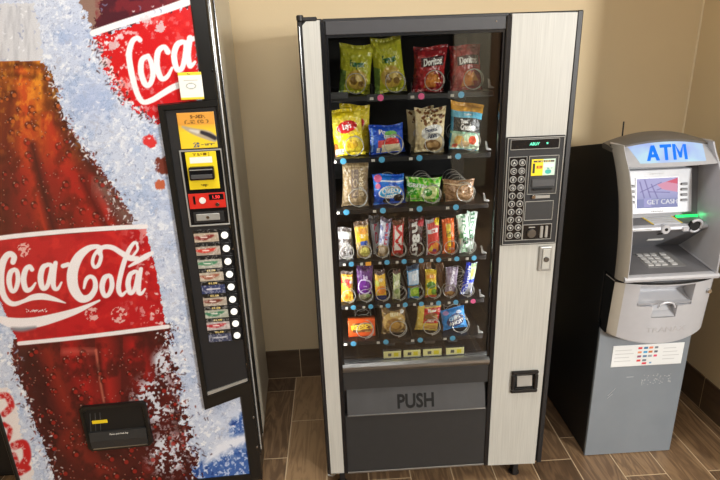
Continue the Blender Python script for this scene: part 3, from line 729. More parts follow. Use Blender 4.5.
# door: black surround made of bars
mb = MB()
mb.box(0, .078, .004, .05, .09, SH, .003); mb.box(.660, SW, .004, .05, .09, SH, .003)
mb.box(.078, .660, .004, .05, 1.795, SH, .002); mb.box(.078, .660, .004, .05, .50, .60)
mb.box(.078, .660, .02, .05, .09, .50)
mb.build('door', 'black', SN)
mb = MB()      # vertical trim either side of the window
mb.box(.070, .086, -.006, .03, .094, 1.822, .002); mb.box(.650, .668, -.006, .03, .090, 1.822, .002)
mb.build('window_trim', 'black_gloss', SN)
MB().box(.002, .016, -.004, .02, .095, SH-.004, .003).build('hinge_edge', 'black', SN)
MB().box(.874, .893, -.004, .02, .085, SH, .003).build('lock_edge', 'black', SN)
h = MB().cyl((.010, .000, SH+.004), .011, .016, 'z', 16, .002).box(.006, .062, -.006, .022, SH-.006, SH+.006, .003).build('top_hinge', 'black', SN, True)
MB().tube([(.006, -.004, .12), (.006, -.004, SH-.02)], .003, 8).build('hinge_rod', 'black_gloss', h, True)
MB().tube([(.001, -.002, .092), (.02, -.006, .088), (.034, -.004, .098)], .004, 8).build('bottom_hinge', 'steel', SN, True)
# silver panels
mb = MB(); mb.prism([(.016, .098), (.070, .097), (.070, 1.826), (.030, 1.826), (.016, 1.812)], -.003, .006); mb.build('left_silver_panel', 'silver_plate', SN)
mb = MB(); mb.prism([(.668, .088), (.866, .083), (.874, 1.824), (.668, 1.826)], -.003, .006); mb.build('right_silver_panel', 'silver_plate', SN)
for x, z in ((.735, .205), (.82, 1.80), (.76, .36)): pass
# header over the glass
MB().box(.086, .650, -.002, .03, 1.782, 1.822, .002).build('header', 'header', SN)
MB().cyl((.618, -.0035, 1.806), .0022, .003, 'y', 10).build('header_screw', 'chrome', SN, True)
MB().box(.084, .652, .012, .018, .600, 1.784).build('glass_pane', 'glass', SN)
MB().box(.086, .650, .002, .012, 1.774, 1.784).box(.086, .093, .002, .012, .606, 1.774).box(.643, .650, .002, .012, .606, 1.774).build('glass_gasket', 'black_gloss', SN)
mb = MB(); mb.prism([(.004, .606), (-.012, .600), (-.014, .590), (-.006, .576), (.02, .576), (.02, .606)], .086, .650, 'x'); mb.build('window_sill_trim', 'steel', SN)
# lower door
MB().box(.086, .650, -.002, .02, .495, .576, .001).build('upper_apron', 'charcoal', SN)
mb = MB(); mb.prism([(.014, .486), (-.012, .383), (-.004, .379), (.022, .484)], .096, .642, 'x'); pf = mb.build('push_flap', 'charcoal_light', SN)
def onflap(c):                                   # lettering follows the tilt of the flap
    t = (c.z-.486)/(.383-.486); return (c.x, .014-.026*t-.0006+(c.y), c.z)
text('push_lettering', 'PUSH', .366, .428, .058, -.0006, 'seam', pf, .0012, wscale=.82, off=.03, tilt=onflap)
MB().tube([(.096, -.012, .381), (.642, -.012, .381)], .003, 8).build('flap_rim', 'steel', pf, True)
MB().box(.086, .650, -.002, .02, .100, .372, .001).build('lower_panel', 'charcoal', SN)
MB().box(.084, .652, -.004, .01, .091, .099, .001).build('bottom_edge', 'steel', SN)
for x in (.06, .797):
    for y in (.045, .76):
        MB().box(x-.011, x+.011, y-.02, y+.02, .0, .092, .002).cyl((x, y, .006), .022, .012, 'z', 18, .003).build('leg', 'black', SN)
# ---- control panel
cp = MB().box(.669, .869, -.012, -.003, 1.062, 1.446, .003).build('control_panel', 'black_matt', SN)
def rframe(name, x0, x1, z0, z1, w, y0, y1, m, par): return MB().frame(x0, x1, z0, z1, w, y0, y1, .0008).build(name, m, par)
rframe('panel_rim', .672, .866, 1.066, 1.443, .003, -.0145, -.012, 'steel_paint', cp)
dp = MB().box(.684, .846, -.0145, -.012, 1.405, 1.436, .001).build('display', 'black_gloss', cp)
rframe('display_rim', .682, .848, 1.403, 1.438, .0022, -.0155, -.012, 'steel_paint', dp)
text('display_digits', 'ABUY', .763, 1.421, .010, -.0152, 'disp_text', dp, .0005, wscale=.9, shear=.2)
text('display_star', '*', .806, 1.422, .008, -.0152, 'disp_text', dp, .0005)
kp = MB().box(.682, .740, -.0135, -.012, 1.083, 1.378, .001).build('keypad', 'black_gloss', cp)
rframe('keypad_rim', .680, .742, 1.081, 1.380, .0022, -.0155, -.012, 'steel_paint', kp)
keys = 'ABCDEFGH123456789*0#'
n = 10
for i in range(n):
    for j in range(2):
        x = .697+.028*j; z = 1.360-.0287*i
        ky = MB().cyl((x, -.0155, z), .0118, .005, 'y', 18, .0012).build('key', 'steel_paint', kp, True)
        MB().cyl((x, -.0181, z), .0088, .001, 'y', 18).build('key_face', 'black_matt', ky)
        text('key_character', keys[(i*2+j) % 20], x, z, .0095, -.0192, 'text_white', ky, .0006, off=.012)
ba = MB().box(.752, .846, -.016, -.012, 1.250, 1.378, .002).build('bill_acceptor', 'charcoal', cp)
rframe('acceptor_rim', .748, .850, 1.247, 1.381, .0025, -.0165, -.012, 'steel_paint', ba)
def stk(A):
    A.rect(.5, .0, 1, 1, (206, 232, 214)); A.rect(.08, .80, .95, .94, (90, 70, 60)); A.text('PLEASE READ', .5, .87, .08, (235, 220, 120), .8)
    A.rect(.06, .15, .14, .75, (40, 40, 30)); A.rect(.22, .42, .44, .62, (228, 150, 50)); A.text('$1 $5', .33, .52, .12, (150, 60, 20), .7)
    A.rect(.56, .52, .92, .70, (246, 248, 244)); A.ell(.72, .22, .14, .14, (60, 178, 168)); A.text('ONLY', .74, .42, .08, (80, 150, 150), .8)
plate('bill_sticker', .757, .838, 1.313, 1.369, -.0172, .0016, stk, 'art', ba, (246, 226, 40))['label'] = 'yellow and pale green bill instructions'
MB().box(.760, .840, -.022, -.016, 1.274, 1.302, .003).build('bill_mouth', 'charcoal_light', ba)
MB().box(.766, .834, -.0235, -.0215, 1.262, 1.270, .001).build('bill_gap', 'seam', ba)
cb = MB().box(.768, .830, -.0155, -.012, 1.232, 1.243, .001).build('coin_slot_plate', 'steel_paint', cp)
MB().cyl((.772, -.017, 1.2385), .007, .004, 'y', 14, .001).build('coin_entry', 'chrome', cb, True)
MB().box(.748, .842, -.0135, -.012, 1.156, 1.220, .001).build('blank_window', 'charcoal', cp)
rframe('window_rim', .745, .845, 1.153, 1.223, .0025, -.0155, -.012, 'steel_paint', cp)
cr = MB().box(.744, .844, -.0135, -.012, 1.083, 1.137, .001).build('coin_return_unit', 'black_gloss', cp)
rframe('unit_rim', .742, .846, 1.081, 1.139, .0025, -.0155, -.012, 'steel_paint', cr)
MB().cyl((.774, -.017, 1.106), .016, .008, 'y', 22, .002).build('return_knob', 'wire', cr, True)
MB().box(.764, .786, -.0155, -.013, 1.126, 1.130).build('knob_label', 'steel_paint', cr)
MB().box(.804, .815, -.019, -.0135, 1.088, 1.132, .002).box(.822, .832, -.019, -.0135, 1.088, 1.132, .002).build('coin_guides', 'steel_paint', cr)
lk = MB().box(.811, .858, -.012, -.003, .957, 1.052, .005, 2).build('lock_housing', 'steel_paint', SN)
MB().box(.821, .848, -.017, -.012, .966, 1.044, .002).build('lock_plate', 'silver_plate', lk)
MB().cyl((.835, -.019, 1.005), .0095, .006, 'y', 20, .0015).build('lock_cylinder', 'wire', lk, True)
# coin return cup
mb = MB(); mb.frame(.740, .846, .441, .540, .016, -.016, -.003, .004); rc = mb.build('coin_return_frame', 'black_gloss', SN)
MB().box(.756, .830, -.005, -.003, .457, .524).build('cup_recess', 'seam', rc)
mb = MB(); mb.prism([(-.006, .516), (-.013, .472), (-.009, .470), (-.004, .512)], .764, .823, 'x'); mb.build('cup_flap', 'steel_paint', rc)

# ---- trays, springs, price labels
ZR = [1.592, 1.384, 1.200, 1.000, .822, .666]
WIDE = [.165, .298, .430, .562]; NAR = [.119, .185, .250, .314, .380, .446, .508, .575]
COLS = [WIDE, [.152, .290, .432, .560], [.160, .290, .425, .548], NAR, NAR, [.168, .298, .430, .545]]
def spring(c, zc, r, tray, wr=.0013, m='wire', dense=.046):
    pts = []; turns = 7; n = 20
    for i in range(turns*n+1):
        a = i/n*2*PI - PI/2
        pts.append((c + r*math.cos(a), .076 + (.008*i/n if i < n else .008+dense*(i/n-1)), zc + r*math.sin(a)))
    pts = [(c, .070, zc-r)] + pts
    MB().tube(pts, wr, 5).build('spring', m, tray, True)
dots = [['strip', 'pink', 'pink', 'blue'], ['blue']*4, ['blue']*4, ['blue', 'orange', 'blue', 'blue', 'blue', 'blue', 'blue', 'blue'], ['blue']*7+['pink'], ['blue']*4]
dotx = [[.10, .258, .395, .530], [.124, .258, .389, .525], [.127, .258, .390, .522], [.137, .201, .269, .333, .397, .462, .530, .595], [.138, .204, .270, .336, .398, .464, .531, .598], [.132, .259, .394, .522]]
for r in range(6):
    z = ZR[r]
    mb = MB(); mb.box(.070, .640, .075, .58, z-.004, z-.001); mb.box(.070, .640, .068, .075, z-.017, z-.001, .001)
    tr = mb.build('tray', 'tray', SN)
    wide = len(COLS[r]) == 4
    rr = .033 if wide else .026
    for i, c in enumerate(COLS[r]):
        spring(c+(.012 if wide else .003), z+rr+.006, rr, tr, .0016 if wide else .0013, 'wire_light', .046 if wide else .034)
    edges = [(COLS[r][i]+COLS[r][i+1])/2 for i in range(len(COLS[r])-1)]
    mb = MB()
    for x in edges: mb.box(x-.0008, x+.0008, .085, .5, z, z+.035)
    mb.build('lane_dividers', 'tray', tr)
    for i, x in enumerate(dotx[r]):
        k = dots[r][i]
        if k == 'strip':
            MB().box(.082, .150, .065, .068, z-.006, z+.014).build('price_strip', 'charcoal_light', tr)
            continue
        if k == 'orange': MB().box(x-.011, x+.009, .0655, .068, z-.018, z-.004).build('selection_label', 'tag_orange', tr)
        else: MB().cyl((x, .0665, z-.009), .0105 if wide else .0095, .002, 'y', 20).build('selection_label', 'tag_'+k, tr)
        MB().box(x-.036 if wide else x-.031, x-.024 if wide else x-.021, .0658, .068, z-.015, z-.006).build('price_tag', 'tag_white', tr)
        if r == 0: MB().box(x-.045, x+.012, .0672, .0678, z-.020, z+.004).build('price_strip', 'charcoal', tr)
    MB().prism([(.618, z+.040), (.623, z+.038), (.628, z+.018), (.640, z+.012), (.640, z+.008), (.622, z+.010)], .062, .068).build('tray_latch', 'steel_paint', tr)
# gum tray with yellow price holders
gt = MB().box(.070, .640, .075, .30, .590, .594).build('gum_tray', 'tray', SN)
for x0, x1 in ((.244, .316), (.322, .392), (.398, .474), (.488, .562)):
    ph = MB().box(x0, x1, .034, .046, .594, .640, .002).build('price_holder', 'tray', gt)
    plate('price_label', x0+.002, x1-.002, .604, .634, .0325, .0018, lambda A: (A.rect(.25, .3, .45, .7, (90, 90, 80)), A.rect(.58, .2, .85, .8, (240, 226, 30)), A.rect(0, 0, 1, .12, (200, 200, 190))), 'art', ph, (250, 246, 176))
    MB().box(x0+.015, x1-.02, .070, .12, .636, .660, .003).build('gum_pusher', 'charcoal_light', gt)

# ---- interior strip lamps of the machine (fluorescent tubes behind the door frame)
def strip(x):
    t = MB().cyl((x, .060, 1.04), .004, .90, 'z', 10).build('lamp_tube', emat('cool_tube_%d' % int(x*100), (235, 240, 250), 5.0), SN, True)
    l = bpy.data.lights.new('interior_strip_light', 'AREA'); l.shape = 'RECTANGLE'; l.size = .01; l.size_y = .90; l.energy = 1.8; l.color = (.95, .97, 1)
    o = bpy.data.objects.new('interior_strip_light', l); COL.objects.link(o); o.location = (x+(.006 if x < .3 else -.006), .056, 1.04)
    o.rotation_euler = (Vector((.37-x, .10, 0))).to_track_quat('-Z', 'Y').to_euler()
strip(.071); strip(.669)

# ================================================================== SNACKS
def smooth01(t): return t*t*(3-2*t)
def pack(name, cx, z0, w, h, t, fn, bg, label, cat, group, y=.118, lean=0, yaw=0, tiltb=4, crimp=.07, seed=0, box=False, kind=None, round_=.5):
    res = .0016
    nu, nv = max(10, int(w/res)), max(14, int(h/res))
    U, V = np.meshgrid(np.linspace(0, 1, nu+1), np.linspace(0, 1, nv+1))
    A = Art(U, V, bg); A.w = w; A.h = h; fn(A)
    img = A.img
    q = fbm(U*5, V*6, 3, seed+20)
    if not box:                                # sealed fins get narrow, slightly darker stripes
        fin = ((V < crimp*.8) | (V > 1-crimp*.8)) & (np.sin(U*w/.0045*2*PI) > 0)
        img = img*(1-.10*fin[..., None])
    su = np.clip(4*U*(1-U), 0, 1)**round_
    if box: prof = np.ones_like(U)
    else:
        vv = np.clip((V-crimp)/(1-2*crimp), 0, 1); sv = np.clip(4*vv*(1-vv), 0, 1)**.45
        prof = su*sv
        prof = prof*(1+.22*(q-.5)*2) + .0
    T = t/2*prof + .0006
    wr = (fbm(U*9, V*12, 3, seed+3)-.5)*(.008 if not box else 0)*(.4+1-sm_(prof))
    cr_ = np.random.RandomState(seed+5).uniform(-.05, .05, 4)*(0 if box else 1)
    edge = 1-(0 if box else .07)*np.sin(PI*V)                        # sides draw in where the bag is full
    X = (U-.5)*w*edge*(1+cr_[0]*(V-.5)*2) + cr_[1]*w*(V-.5)*1.2; Z = V*h+(0 if box else (1-np.abs(2*U-1))*-.0+(np.abs(2*U-1)**2)*(V-.5)*h*.05)
    if not box: Z += (np.sin(U*PI*2+seed)*.0025)*(V > .5) + cr_[2]*h*(U-.5)*V*1.4
    F = np.stack([X, -T+wr, Z], -1); B = np.stack([X, T+wr, Z], -1)
    P = np.concatenate([F.reshape(-1, 3), B.reshape(-1, 3)])
    n = (nu+1)*(nv+1); idx = np.arange(n).reshape(nv+1, nu+1)
    qf = np.stack([idx[:-1, :-1], idx[:-1, 1:], idx[1:, 1:], idx[1:, :-1]], -1).reshape(-1, 4); qb = qf[:, ::-1]+n
    bd = np.concatenate([idx[0, :], idx[1:, -1], idx[-1, -2::-1], idx[-2:0:-1, 0]])
    b2 = np.roll(bd, -1); qs = np.stack([bd, bd+n, b2+n, b2], -1)
    Q = np.concatenate([qf, qb, qs])
    me = bpy.data.meshes.new(name); me.vertices.add(len(P)); me.vertices.foreach_set('co', P.astype(np.float32).ravel())
    me.loops.add(Q.size); me.loops.foreach_set('vertex_index', Q.ravel().astype(np.int32))
    me.polygons.add(len(Q)); me.polygons.foreach_set('loop_start', (np.arange(len(Q))*4).astype(np.int32)); me.update(calc_edges=True)
    paint(me, np.concatenate([img.reshape(-1, 3), img.reshape(-1, 3)]))
    o = link(name, me, 'art' if box else 'art_pack', None, not box)
    o.rotation_euler = (math.radians(-tiltb), math.radians(lean), math.radians(yaw))
    o.location = (cx, y, z0+abs(math.sin(math.radians(lean)))*w/2)
    tag(o, label, cat, group)
    return o
def sm_(v): return np.clip(v, 0, 1)

W_ = (240, 240, 236); K_ = (24, 22, 22)
def funyun(A, s=0):
    A.rect(0, 0, 1, 1, (176, 178, 42)); A.over((A.Y > .82)*.6, (200, 196, 60)); A.poly([(0, .5), (.2, .45), (.15, 0), (0, 0)], (92, 120, 50))
    A.ell(.55, .28, .33, .2, (190, 160, 70)); A.ell(.45, .26, .12, .09, (120, 92, 40)); A.ell(.62, .32, .12, .08, (226, 200, 120)); A.ell(.7, .2, .1, .06, (130, 100, 48))
    A.text('Funyuns', .52, .595, .18, (22, 92, 44), .72, off=.02)
def doritos(A):
    A.rect(0, 0, 1, 1, (150, 30, 38)); A.poly([(0, 1), (.25, 1), (.1, 0), (0, 0)], (96, 18, 24)); A.over((fbm(A.X*4, A.Y*5, 3, 4) > .58)*.5, (196, 50, 46))
    A.poly([(.35, .08), (.75, .1), (.62, .46), (.45, .4)], (196, 120, 54)); A.poly([(.5, .2), (.9, .2), (.72, .42)], (214, 140, 60)); A.rect(.2, .56, .92, .76, (60, 14, 18)); A.text('Doritos', .56, .66, .16, W_, .80, off=.01)
def lays(A):
    A.rect(0, 0, 1, 1, (240, 214, 30)); A.over((fbm(A.X*5, A.Y*5, 3, 5) > .6)*.35, (252, 240, 150))
    A.ell(.5, .62, .38, .15, (228, 196, 60), -.15); A.ell(.5, .62, .34, .125, (204, 28, 32), .12); A.text("Lay's", .5, .62, .17, W_, .85, rot=.12, off=.0)
    A.ell(.62, .22, .3, .17, (248, 222, 70)); A.ell(.60, .24, .2, .10, (236, 190, 50)); A.poly([(0, .28), (.12, .3), (.18, .05), (0, 0)], (180, 110, 40)); A.rect(.02, .04, .3, .16, (236, 236, 226))
def poptart(A):
    A.rect(0, 0, 1, 1, (28, 78, 196)); A.over((fbm(A.X*6, A.Y*4, 3, 6) > .62)*.5, (90, 140, 230)); A.text('Pop', .42, .74, .22, W_, .8, off=.012); A.ell(.62, .70, .18, .12, (120, 190, 90)); A.text('tarts', .58, .62, .14, W_, .8, off=.012)
    A.rect(.24, .22, .40, .48, (228, 100, 100)); A.ell(.62, .38, .24, .2, (224, 60, 56)); A.rect(.34, .04, .88, .32, (238, 226, 190)); A.rect(.04, .1, .1, .9, (130, 170, 235)); A.rect(.2, .04, .3, .22, (240, 240, 240))
def famous(A):
    A.rect(0, 0, 1, 1, (226, 206, 160)); m = (A.Y > .62)
    rn = random.Random(3)
    for i in range(26): A.ell(rn.uniform(.08, .95), rn.uniform(.64, .98), .055, .035, (128, 84, 48)); A.ell(rn.uniform(.08, .95), rn.uniform(.64, .98), .03, .02, (88, 52, 32))
    A.ell(.55, .46, .36, .18, (236, 236, 232), .1); A.text('Famous', .52, .53, .13, (70, 74, 96), .72, rot=.12, off=.012); A.text('Amos', .56, .39, .13, (70, 74, 96), .75, rot=.12, off=.012)
    A.ell(.58, .16, .3, .13, (140, 104, 66)); A.ell(.5, .15, .12, .07, (196, 160, 108)); A.ell(.68, .18, .12, .07, (186, 148, 98))
def creations(A):
    A.rect(0, 0, 1, 1, (60, 150, 190)); A.rect(0, .82, 1, 1, (232, 168, 50)); A.rect(0, .68, 1, .82, (92, 184, 214)); A.text('Snack factory', .5, .75, .055, W_, .7)
    A.rect(.08, .38, 1, .68, (34, 38, 40)); A.text('Toast', .40, .61, .09, W_, .8, off=.02); A.text('Creations', .54, .49, .13, W_, .68, shear=.2, off=.012)
    A.rect(.05, .02, 1, .34, (196, 216, 180)); A.ell(.3, .2, .16, .1, (226, 180, 90)); A.ell(.74, .22, .13, .1, (224, 80, 40)); A.ell(.5, .12, .16, .07, (236, 200, 150)); A.ell(.2, .08, .1, .05, (214, 90, 60)); A.rect(0, .34, 1, .38, (150, 200, 170))
def tanbag(A):
    A.rect(0, 0, 1, 1, (152, 128, 92)); A.over((fbm(A.X*26, A.Y*30, 3, 8) > .56)*.45, (104, 86, 62)); A.rect(.34, .18, .62, .82, (112, 96, 84)); A.text('KNOTT', .48, .5, .16, (168, 148, 120), 1.1, rot=PI/2); A.text('BERRY', .72, .52, .14, (206, 186, 150), 1.0, rot=PI/2)
    A.rect(0, .88, 1, .90, (186, 164, 124))
def oreo(A):
    A.rect(0, 0, 1, 1, (26, 92, 208)); A.over((fbm(A.X*5, A.Y*4, 3, 9) > .58)*.5, (46, 150, 232)); A.rect(.2, .76, 1, .80, (226, 236, 246)); A.ell(.16, .86, .12, .12, (230, 110, 150)); A.ell(.14, .62, .08, .09, (226, 120, 160))
    A.ell(.52, .42, .38, .2, W_, .12); A.ell(.52, .42, .34, .16, (60, 170, 226), .12); A.text('OREO', .52, .47, .18, W_, .8, rot=.1, off=.012); A.text('mini', .60, .30, .18, W_, .9, rot=.1, off=.012); A.ell(.78, .2, .16, .14, (40, 34, 34)); A.ell(.4, .12, .12, .1, (44, 38, 38))
def greenp(A):
    A.rect(0, 0, 1, 1, (88, 196, 40)); A.over((np.sin((A.X*3+A.Y)*14) > .3)*.7, (196, 226, 110)); A.rect(.0, .3, .28, .8, (40, 150, 30)); A.ell(.66, .42, .26, .3, (214, 226, 150)); A.ell(.62, .42, .14, .18, (60, 150, 50)); A.over((fbm(A.X*9, A.Y*7, 3, 10) > .6)*.7, (240, 244, 214)); A.text('GREEN', .3, .68, .16, W_, .8, off=.012)
def cookie(A):
    A.rect(0, 0, 1, 1, (150, 112, 80)); A.over((fbm(A.X*20, A.Y*18, 3, 11) > .55)*.4, (190, 156, 116)); A.ell(.66, .45, .3, .4, (160, 122, 84)); A.over((fbm(A.X*30, A.Y*24, 2, 12) > .66)*.7, (92, 60, 40)); A.rect(0, .8, .9, .84, (206, 180, 144))
P4 = []
def silverbar(A): A.rect(0, 0, 1, 1, (120, 110, 104)); A.over((fbm(A.X*5, A.Y*10, 3, 13) > .5)*.7, (186, 184, 184)); A.over((fbm(A.X*7, A.Y*9, 3, 14) > .56)*.7, (60, 50, 48)); A.rect(0, .66, 1, .86, (206, 206, 204)); A.text('DARK', .5, .4, .12, (190, 180, 170), .8, rot=PI/2)
def honeyr(A): A.rect(0, 0, 1, 1, (190, 160, 104)); A.rect(.05, .45, .95, .84, (238, 190, 40)); A.rect(.1, .66, .9, .8, (236, 160, 60)); A.text('HONEY', .5, .60, .10, (250, 240, 200), .9); A.rect(.35, .34, .85, .46, (60, 90, 170)); A.ell(.62, .16, .36, .13, (236, 226, 130)); A.ell(.62, .16, .28, .10, (226, 214, 110)); A.rect(0, .88, 1, 1, (120, 92, 70))
def almond(A): A.rect(0, 0, 1, 1, (220, 222, 236)); A.over((fbm(A.X*4, A.Y*9, 3, 15) > .56)*.6, (90, 100, 170)); A.text('Almond', .56, .62, .34, (206, 60, 90), 1.0, rot=PI/2, off=.012); A.rect(0, 0, 1, .3, (186, 160, 120)); A.ell(.4, .16, .3, .1, (226, 206, 180)); A.rect(0, .9, 1, 1, (120, 110, 130))
def almond_b(A): A.rect(0, 0, 1, 1, (186, 190, 200)); A.text('JOY', .55, .5, .4, (206, 60, 100), 1.1, rot=PI/2, off=.012); A.rect(0, .8, 1, 1, (70, 70, 76))
def twix(A): A.rect(0, 0, 1, 1, (128, 62, 38)); A.rect(.06, .06, .94, .86, (196, 40, 40)); A.rect(.2, .1, .8, .84, (236, 226, 220)); A.text('TWIX', .5, .47, .54, (200, 30, 36), 1.0, rot=-PI/2, off=.012); A.rect(0, .88, 1, 1, (110, 56, 38)); A.rect(.0, .0, .3, .14, (206, 60, 40))
def milky(A): A.rect(0, 0, 1, 1, (58, 26, 30)); A.ell(.9, .86, .3, .1, (196, 40, 60)); A.text('m&m', .5, .44, .50, W_, .9, rot=-PI/2+.1, off=.02); A.over((A.Y > .92)*.8, (90, 30, 36))
def skittles(A): A.rect(0, 0, 1, 1, (216, 66, 60)); A.rect(0, 0, .12, 1, (206, 200, 206)); A.rect(.1, .62, .9, .74, (240, 236, 236)); A.text('Skittles', .5, .68, .09, (200, 30, 50), .8, off=.02); A.poly([(.2, .05), (.9, .1), (.9, .42), (.5, .3)], (238, 150, 60)); A.poly([(.1, .1), (.5, .12), (.4, .3)], (236, 210, 80)); A.ell(.88, .9, .22, .1, (238, 214, 30)); A.rect(0, .9, .6, 1, (190, 190, 196)); A.ell(.6, .12, .16, .05, (160, 60, 130))
def reese(A): A.rect(0, 0, 1, 1, (236, 106, 36)); A.rect(.3, .5, .7, .86, (150, 130, 60)); A.rect(.32, .66, .66, .84, (238, 208, 70)); A.rect(.3, .52, .6, .6, (90, 60, 36)); A.ell(.6, .3, .24, .1, (160, 90, 46)); A.text("REESE'S", .5, .34, .24, (248, 214, 50), .8, rot=PI/2, off=.012); A.rect(.5, .12, .9, .18, (226, 170, 150))
def mint(A): A.rect(0, 0, 1, 1, (206, 222, 208)); A.poly([(0, 1), (.4, 1), (.7, 0), (.2, 0)], (168, 214, 176)); A.over((fbm(A.X*4, A.Y*8, 3, 17) > .56)*.7, (240, 244, 240)); A.rect(.0, .4, .4, .52, (96, 160, 110)); A.ell(.6, .32, .3, .1, (70, 90, 84)); A.text('MINT', .55, .7, .3, (90, 150, 110), .9, rot=-PI/2)
def starb(A): A.rect(0, 0, 1, 1, (236, 176, 50)); A.rect(0, .60, 1, .86, (222, 48, 52)); A.rect(.1, .78, .9, .84, (240, 226, 190)); A.ell(.88, .68, .2, .08, (226, 210, 220)); A.rect(0, .46, 1, .62, (206, 200, 60)); A.ell(.66, .56, .3, .08, (226, 60, 56)); A.over((fbm(A.X*5, A.Y*8, 3, 18) > .58)*.7, (250, 220, 90)); A.ell(.4, .2, .3, .1, (240, 140, 40)); A.rect(0, .9, 1, 1, (110, 96, 90))
def purple(A): A.rect(0, 0, 1, 1, (92, 34, 112)); A.ell(.5, .42, .46, .22, (214, 200, 226)); A.ell(.5, .42, .40, .185, (110, 44, 140)); A.text('Takis', .5, .70, .11, (206, 190, 220), .9, off=.012); A.rect(0, 0, 1, .2, (120, 110, 80)); A.ell(.4, .12, .26, .08, (196, 190, 150)); A.ell(.7, .16, .16, .06, (150, 170, 110)); A.text('fuego', .5, .42, .08, (190, 160, 210), .9); A.rect(0, .86, 1, 1, (70, 26, 84))
def butter(A): A.rect(0, 0, 1, 1, (240, 190, 56)); A.rect(0, .86, 1, 1, (110, 90, 84)); A.rect(0, 0, 1, .16, (36, 54, 120)); A.ell(.55, .36, .4, .16, (232, 140, 50)); A.ell(.2, .58, .2, .1, (206, 210, 90)); A.text('ZERO', .5, .7, .11, (250, 244, 210), .9, off=.012)
def slim(A): A.rect(0, 0, 1, 1, (206, 210, 160)); A.over((fbm(A.X*4, A.Y*10, 3, 19) > .55)*.7, (150, 166, 110)); A.rect(0, .88, 1, 1, (120, 90, 80)); A.ell(.5, .3, .3, .1, (150, 170, 100)); A.ell(.5, .6, .3, .08, (236, 236, 206))
def bluebar(A): A.rect(0, 0, 1, 1, (60, 136, 190)); A.rect(.12, .44, 1, .82, (196, 214, 232)); A.rect(.2, .06, 1, .34, (150, 206, 60)); A.ell(.6, .2, .3, .09, (196, 226, 90)); A.text('ICE', .6, .64, .2, (240, 244, 250), 1, off=.012); A.rect(0, .34, 1, .42, (120, 100, 70)); A.rect(0, .86, 1, 1, (40, 70, 100))
def sour(A): A.rect(0, 0, 1, 1, (238, 208, 50)); A.rect(0, .64, 1, .90, (236, 190, 60)); A.rect(.1, .70, .8, .82, (240, 150, 50)); A.ell(.5, .46, .4, .13, (96, 150, 60)); A.ell(.35, .2, .26, .1, (226, 214, 40)); A.ell(.75, .22, .24, .12, (130, 176, 60)); A.rect(0, 0, 1, .08, (214, 90, 60)); A.text('SOUR', .5, .76, .08, (250, 240, 200), .9, off=.012)
def brownbar(A): A.rect(0, 0, 1, 1, (104, 70, 48)); A.over((fbm(A.X*4, A.Y*6, 3, 22) > .55)*.5, (150, 110, 70))
def lilac(A): A.rect(0, 0, 1, 1, (176, 164, 186)); A.over((fbm(A.X*6, A.Y*9, 3, 23) > .5)*.6, (128, 108, 130)); A.rect(0, .0, 1, .16, (170, 120, 80)); A.text('100 Grand', .5, .58, .3, (232, 226, 236), .75, rot=PI/2-.2, off=.012); A.ell(.5, .12, .3, .07, (206, 160, 90))
def payday(A): A.rect(0, 0, 1, 1, (40, 66, 190)); A.poly([(.4, .5), (1, .55), (1, 1), (.5, 1)], (196, 220, 170)); A.poly([(.4, .0), (1, .0), (1, .42), (.5, .38)], (176, 176, 184)); A.ell(.7, .72, .2, .12, (230, 230, 120)); A.text('Crunch', .3, .45, .24, (214, 220, 240), .9, rot=PI/2, off=.012)
def reesebox(A): A.rect(0, 0, 1, 1, (232, 92, 34)); A.rect(.0, .0, 1, .06, (180, 60, 26)); A.rect(.16, .24, .84, .80, (126, 74, 44)); A.over((fbm(A.X*9, A.Y*5, 3, 24) > .56)*((A.X > .16) & (A.X < .84) & (A.Y > .24) & (A.Y < .8))*.9, (190, 150, 90)); A.text("REESE'S", .5, .56, .3, (246, 206, 60), .62, rot=.08, off=.012)
def honeybun(A): A.rect(0, 0, 1, 1, (120, 92, 56)); A.ell(.5, .44, .46, .38, (202, 166, 96)); A.ell(.5, .36, .34, .26, (156, 112, 52)); A.over((fbm(A.X*8, A.Y*8, 3, 25) > .55)*.5, (206, 176, 104)); A.ell(.56, .34, .18, .14, (196, 150, 72)); A.rect(.3, .86, .9, 1, (70, 60, 50)); A.ell(.84, .78, .08, .06, W_); A.text('BUN', .5, .74, .13, (240, 226, 180), .9, rot=.0, off=.012)
def nutter(A): A.rect(0, 0, 1, 1, (232, 196, 80)); A.rect(.28, .30, 1, .84, (188, 28, 34)); A.text('Nutter', .62, .74, .11, W_, .8, off=.012); A.ell(.6, .54, .3, .12, (130, 80, 40)); A.text('Butter', .62, .40, .11, (250, 220, 200), .8, off=.02); A.rect(.3, .86, 1, 1, (150, 140, 130)); A.ell(.66, .14, .3, .1, (214, 160, 80)); A.over((fbm(A.X*7, A.Y*7, 3, 26) > .62)*.5, (244, 222, 140))
def ahoy(A): A.rect(0, 0, 1, 1, (36, 140, 216)); A.ell(.55, .46, .36, .30, (42, 56, 110), .25); A.text('CHIPS', .52, .58, .17, W_, .75, rot=.2, off=.012); A.text('AHOY!', .58, .36, .19, W_, .75, rot=.2, off=.012); A.ell(.2, .86, .12, .08, (190, 160, 210)); A.ell(.74, .80, .12, .06, (206, 220, 240)); A.over((fbm(A.X*5, A.Y*5, 3, 27) > .64)*.5, (120, 190, 236))

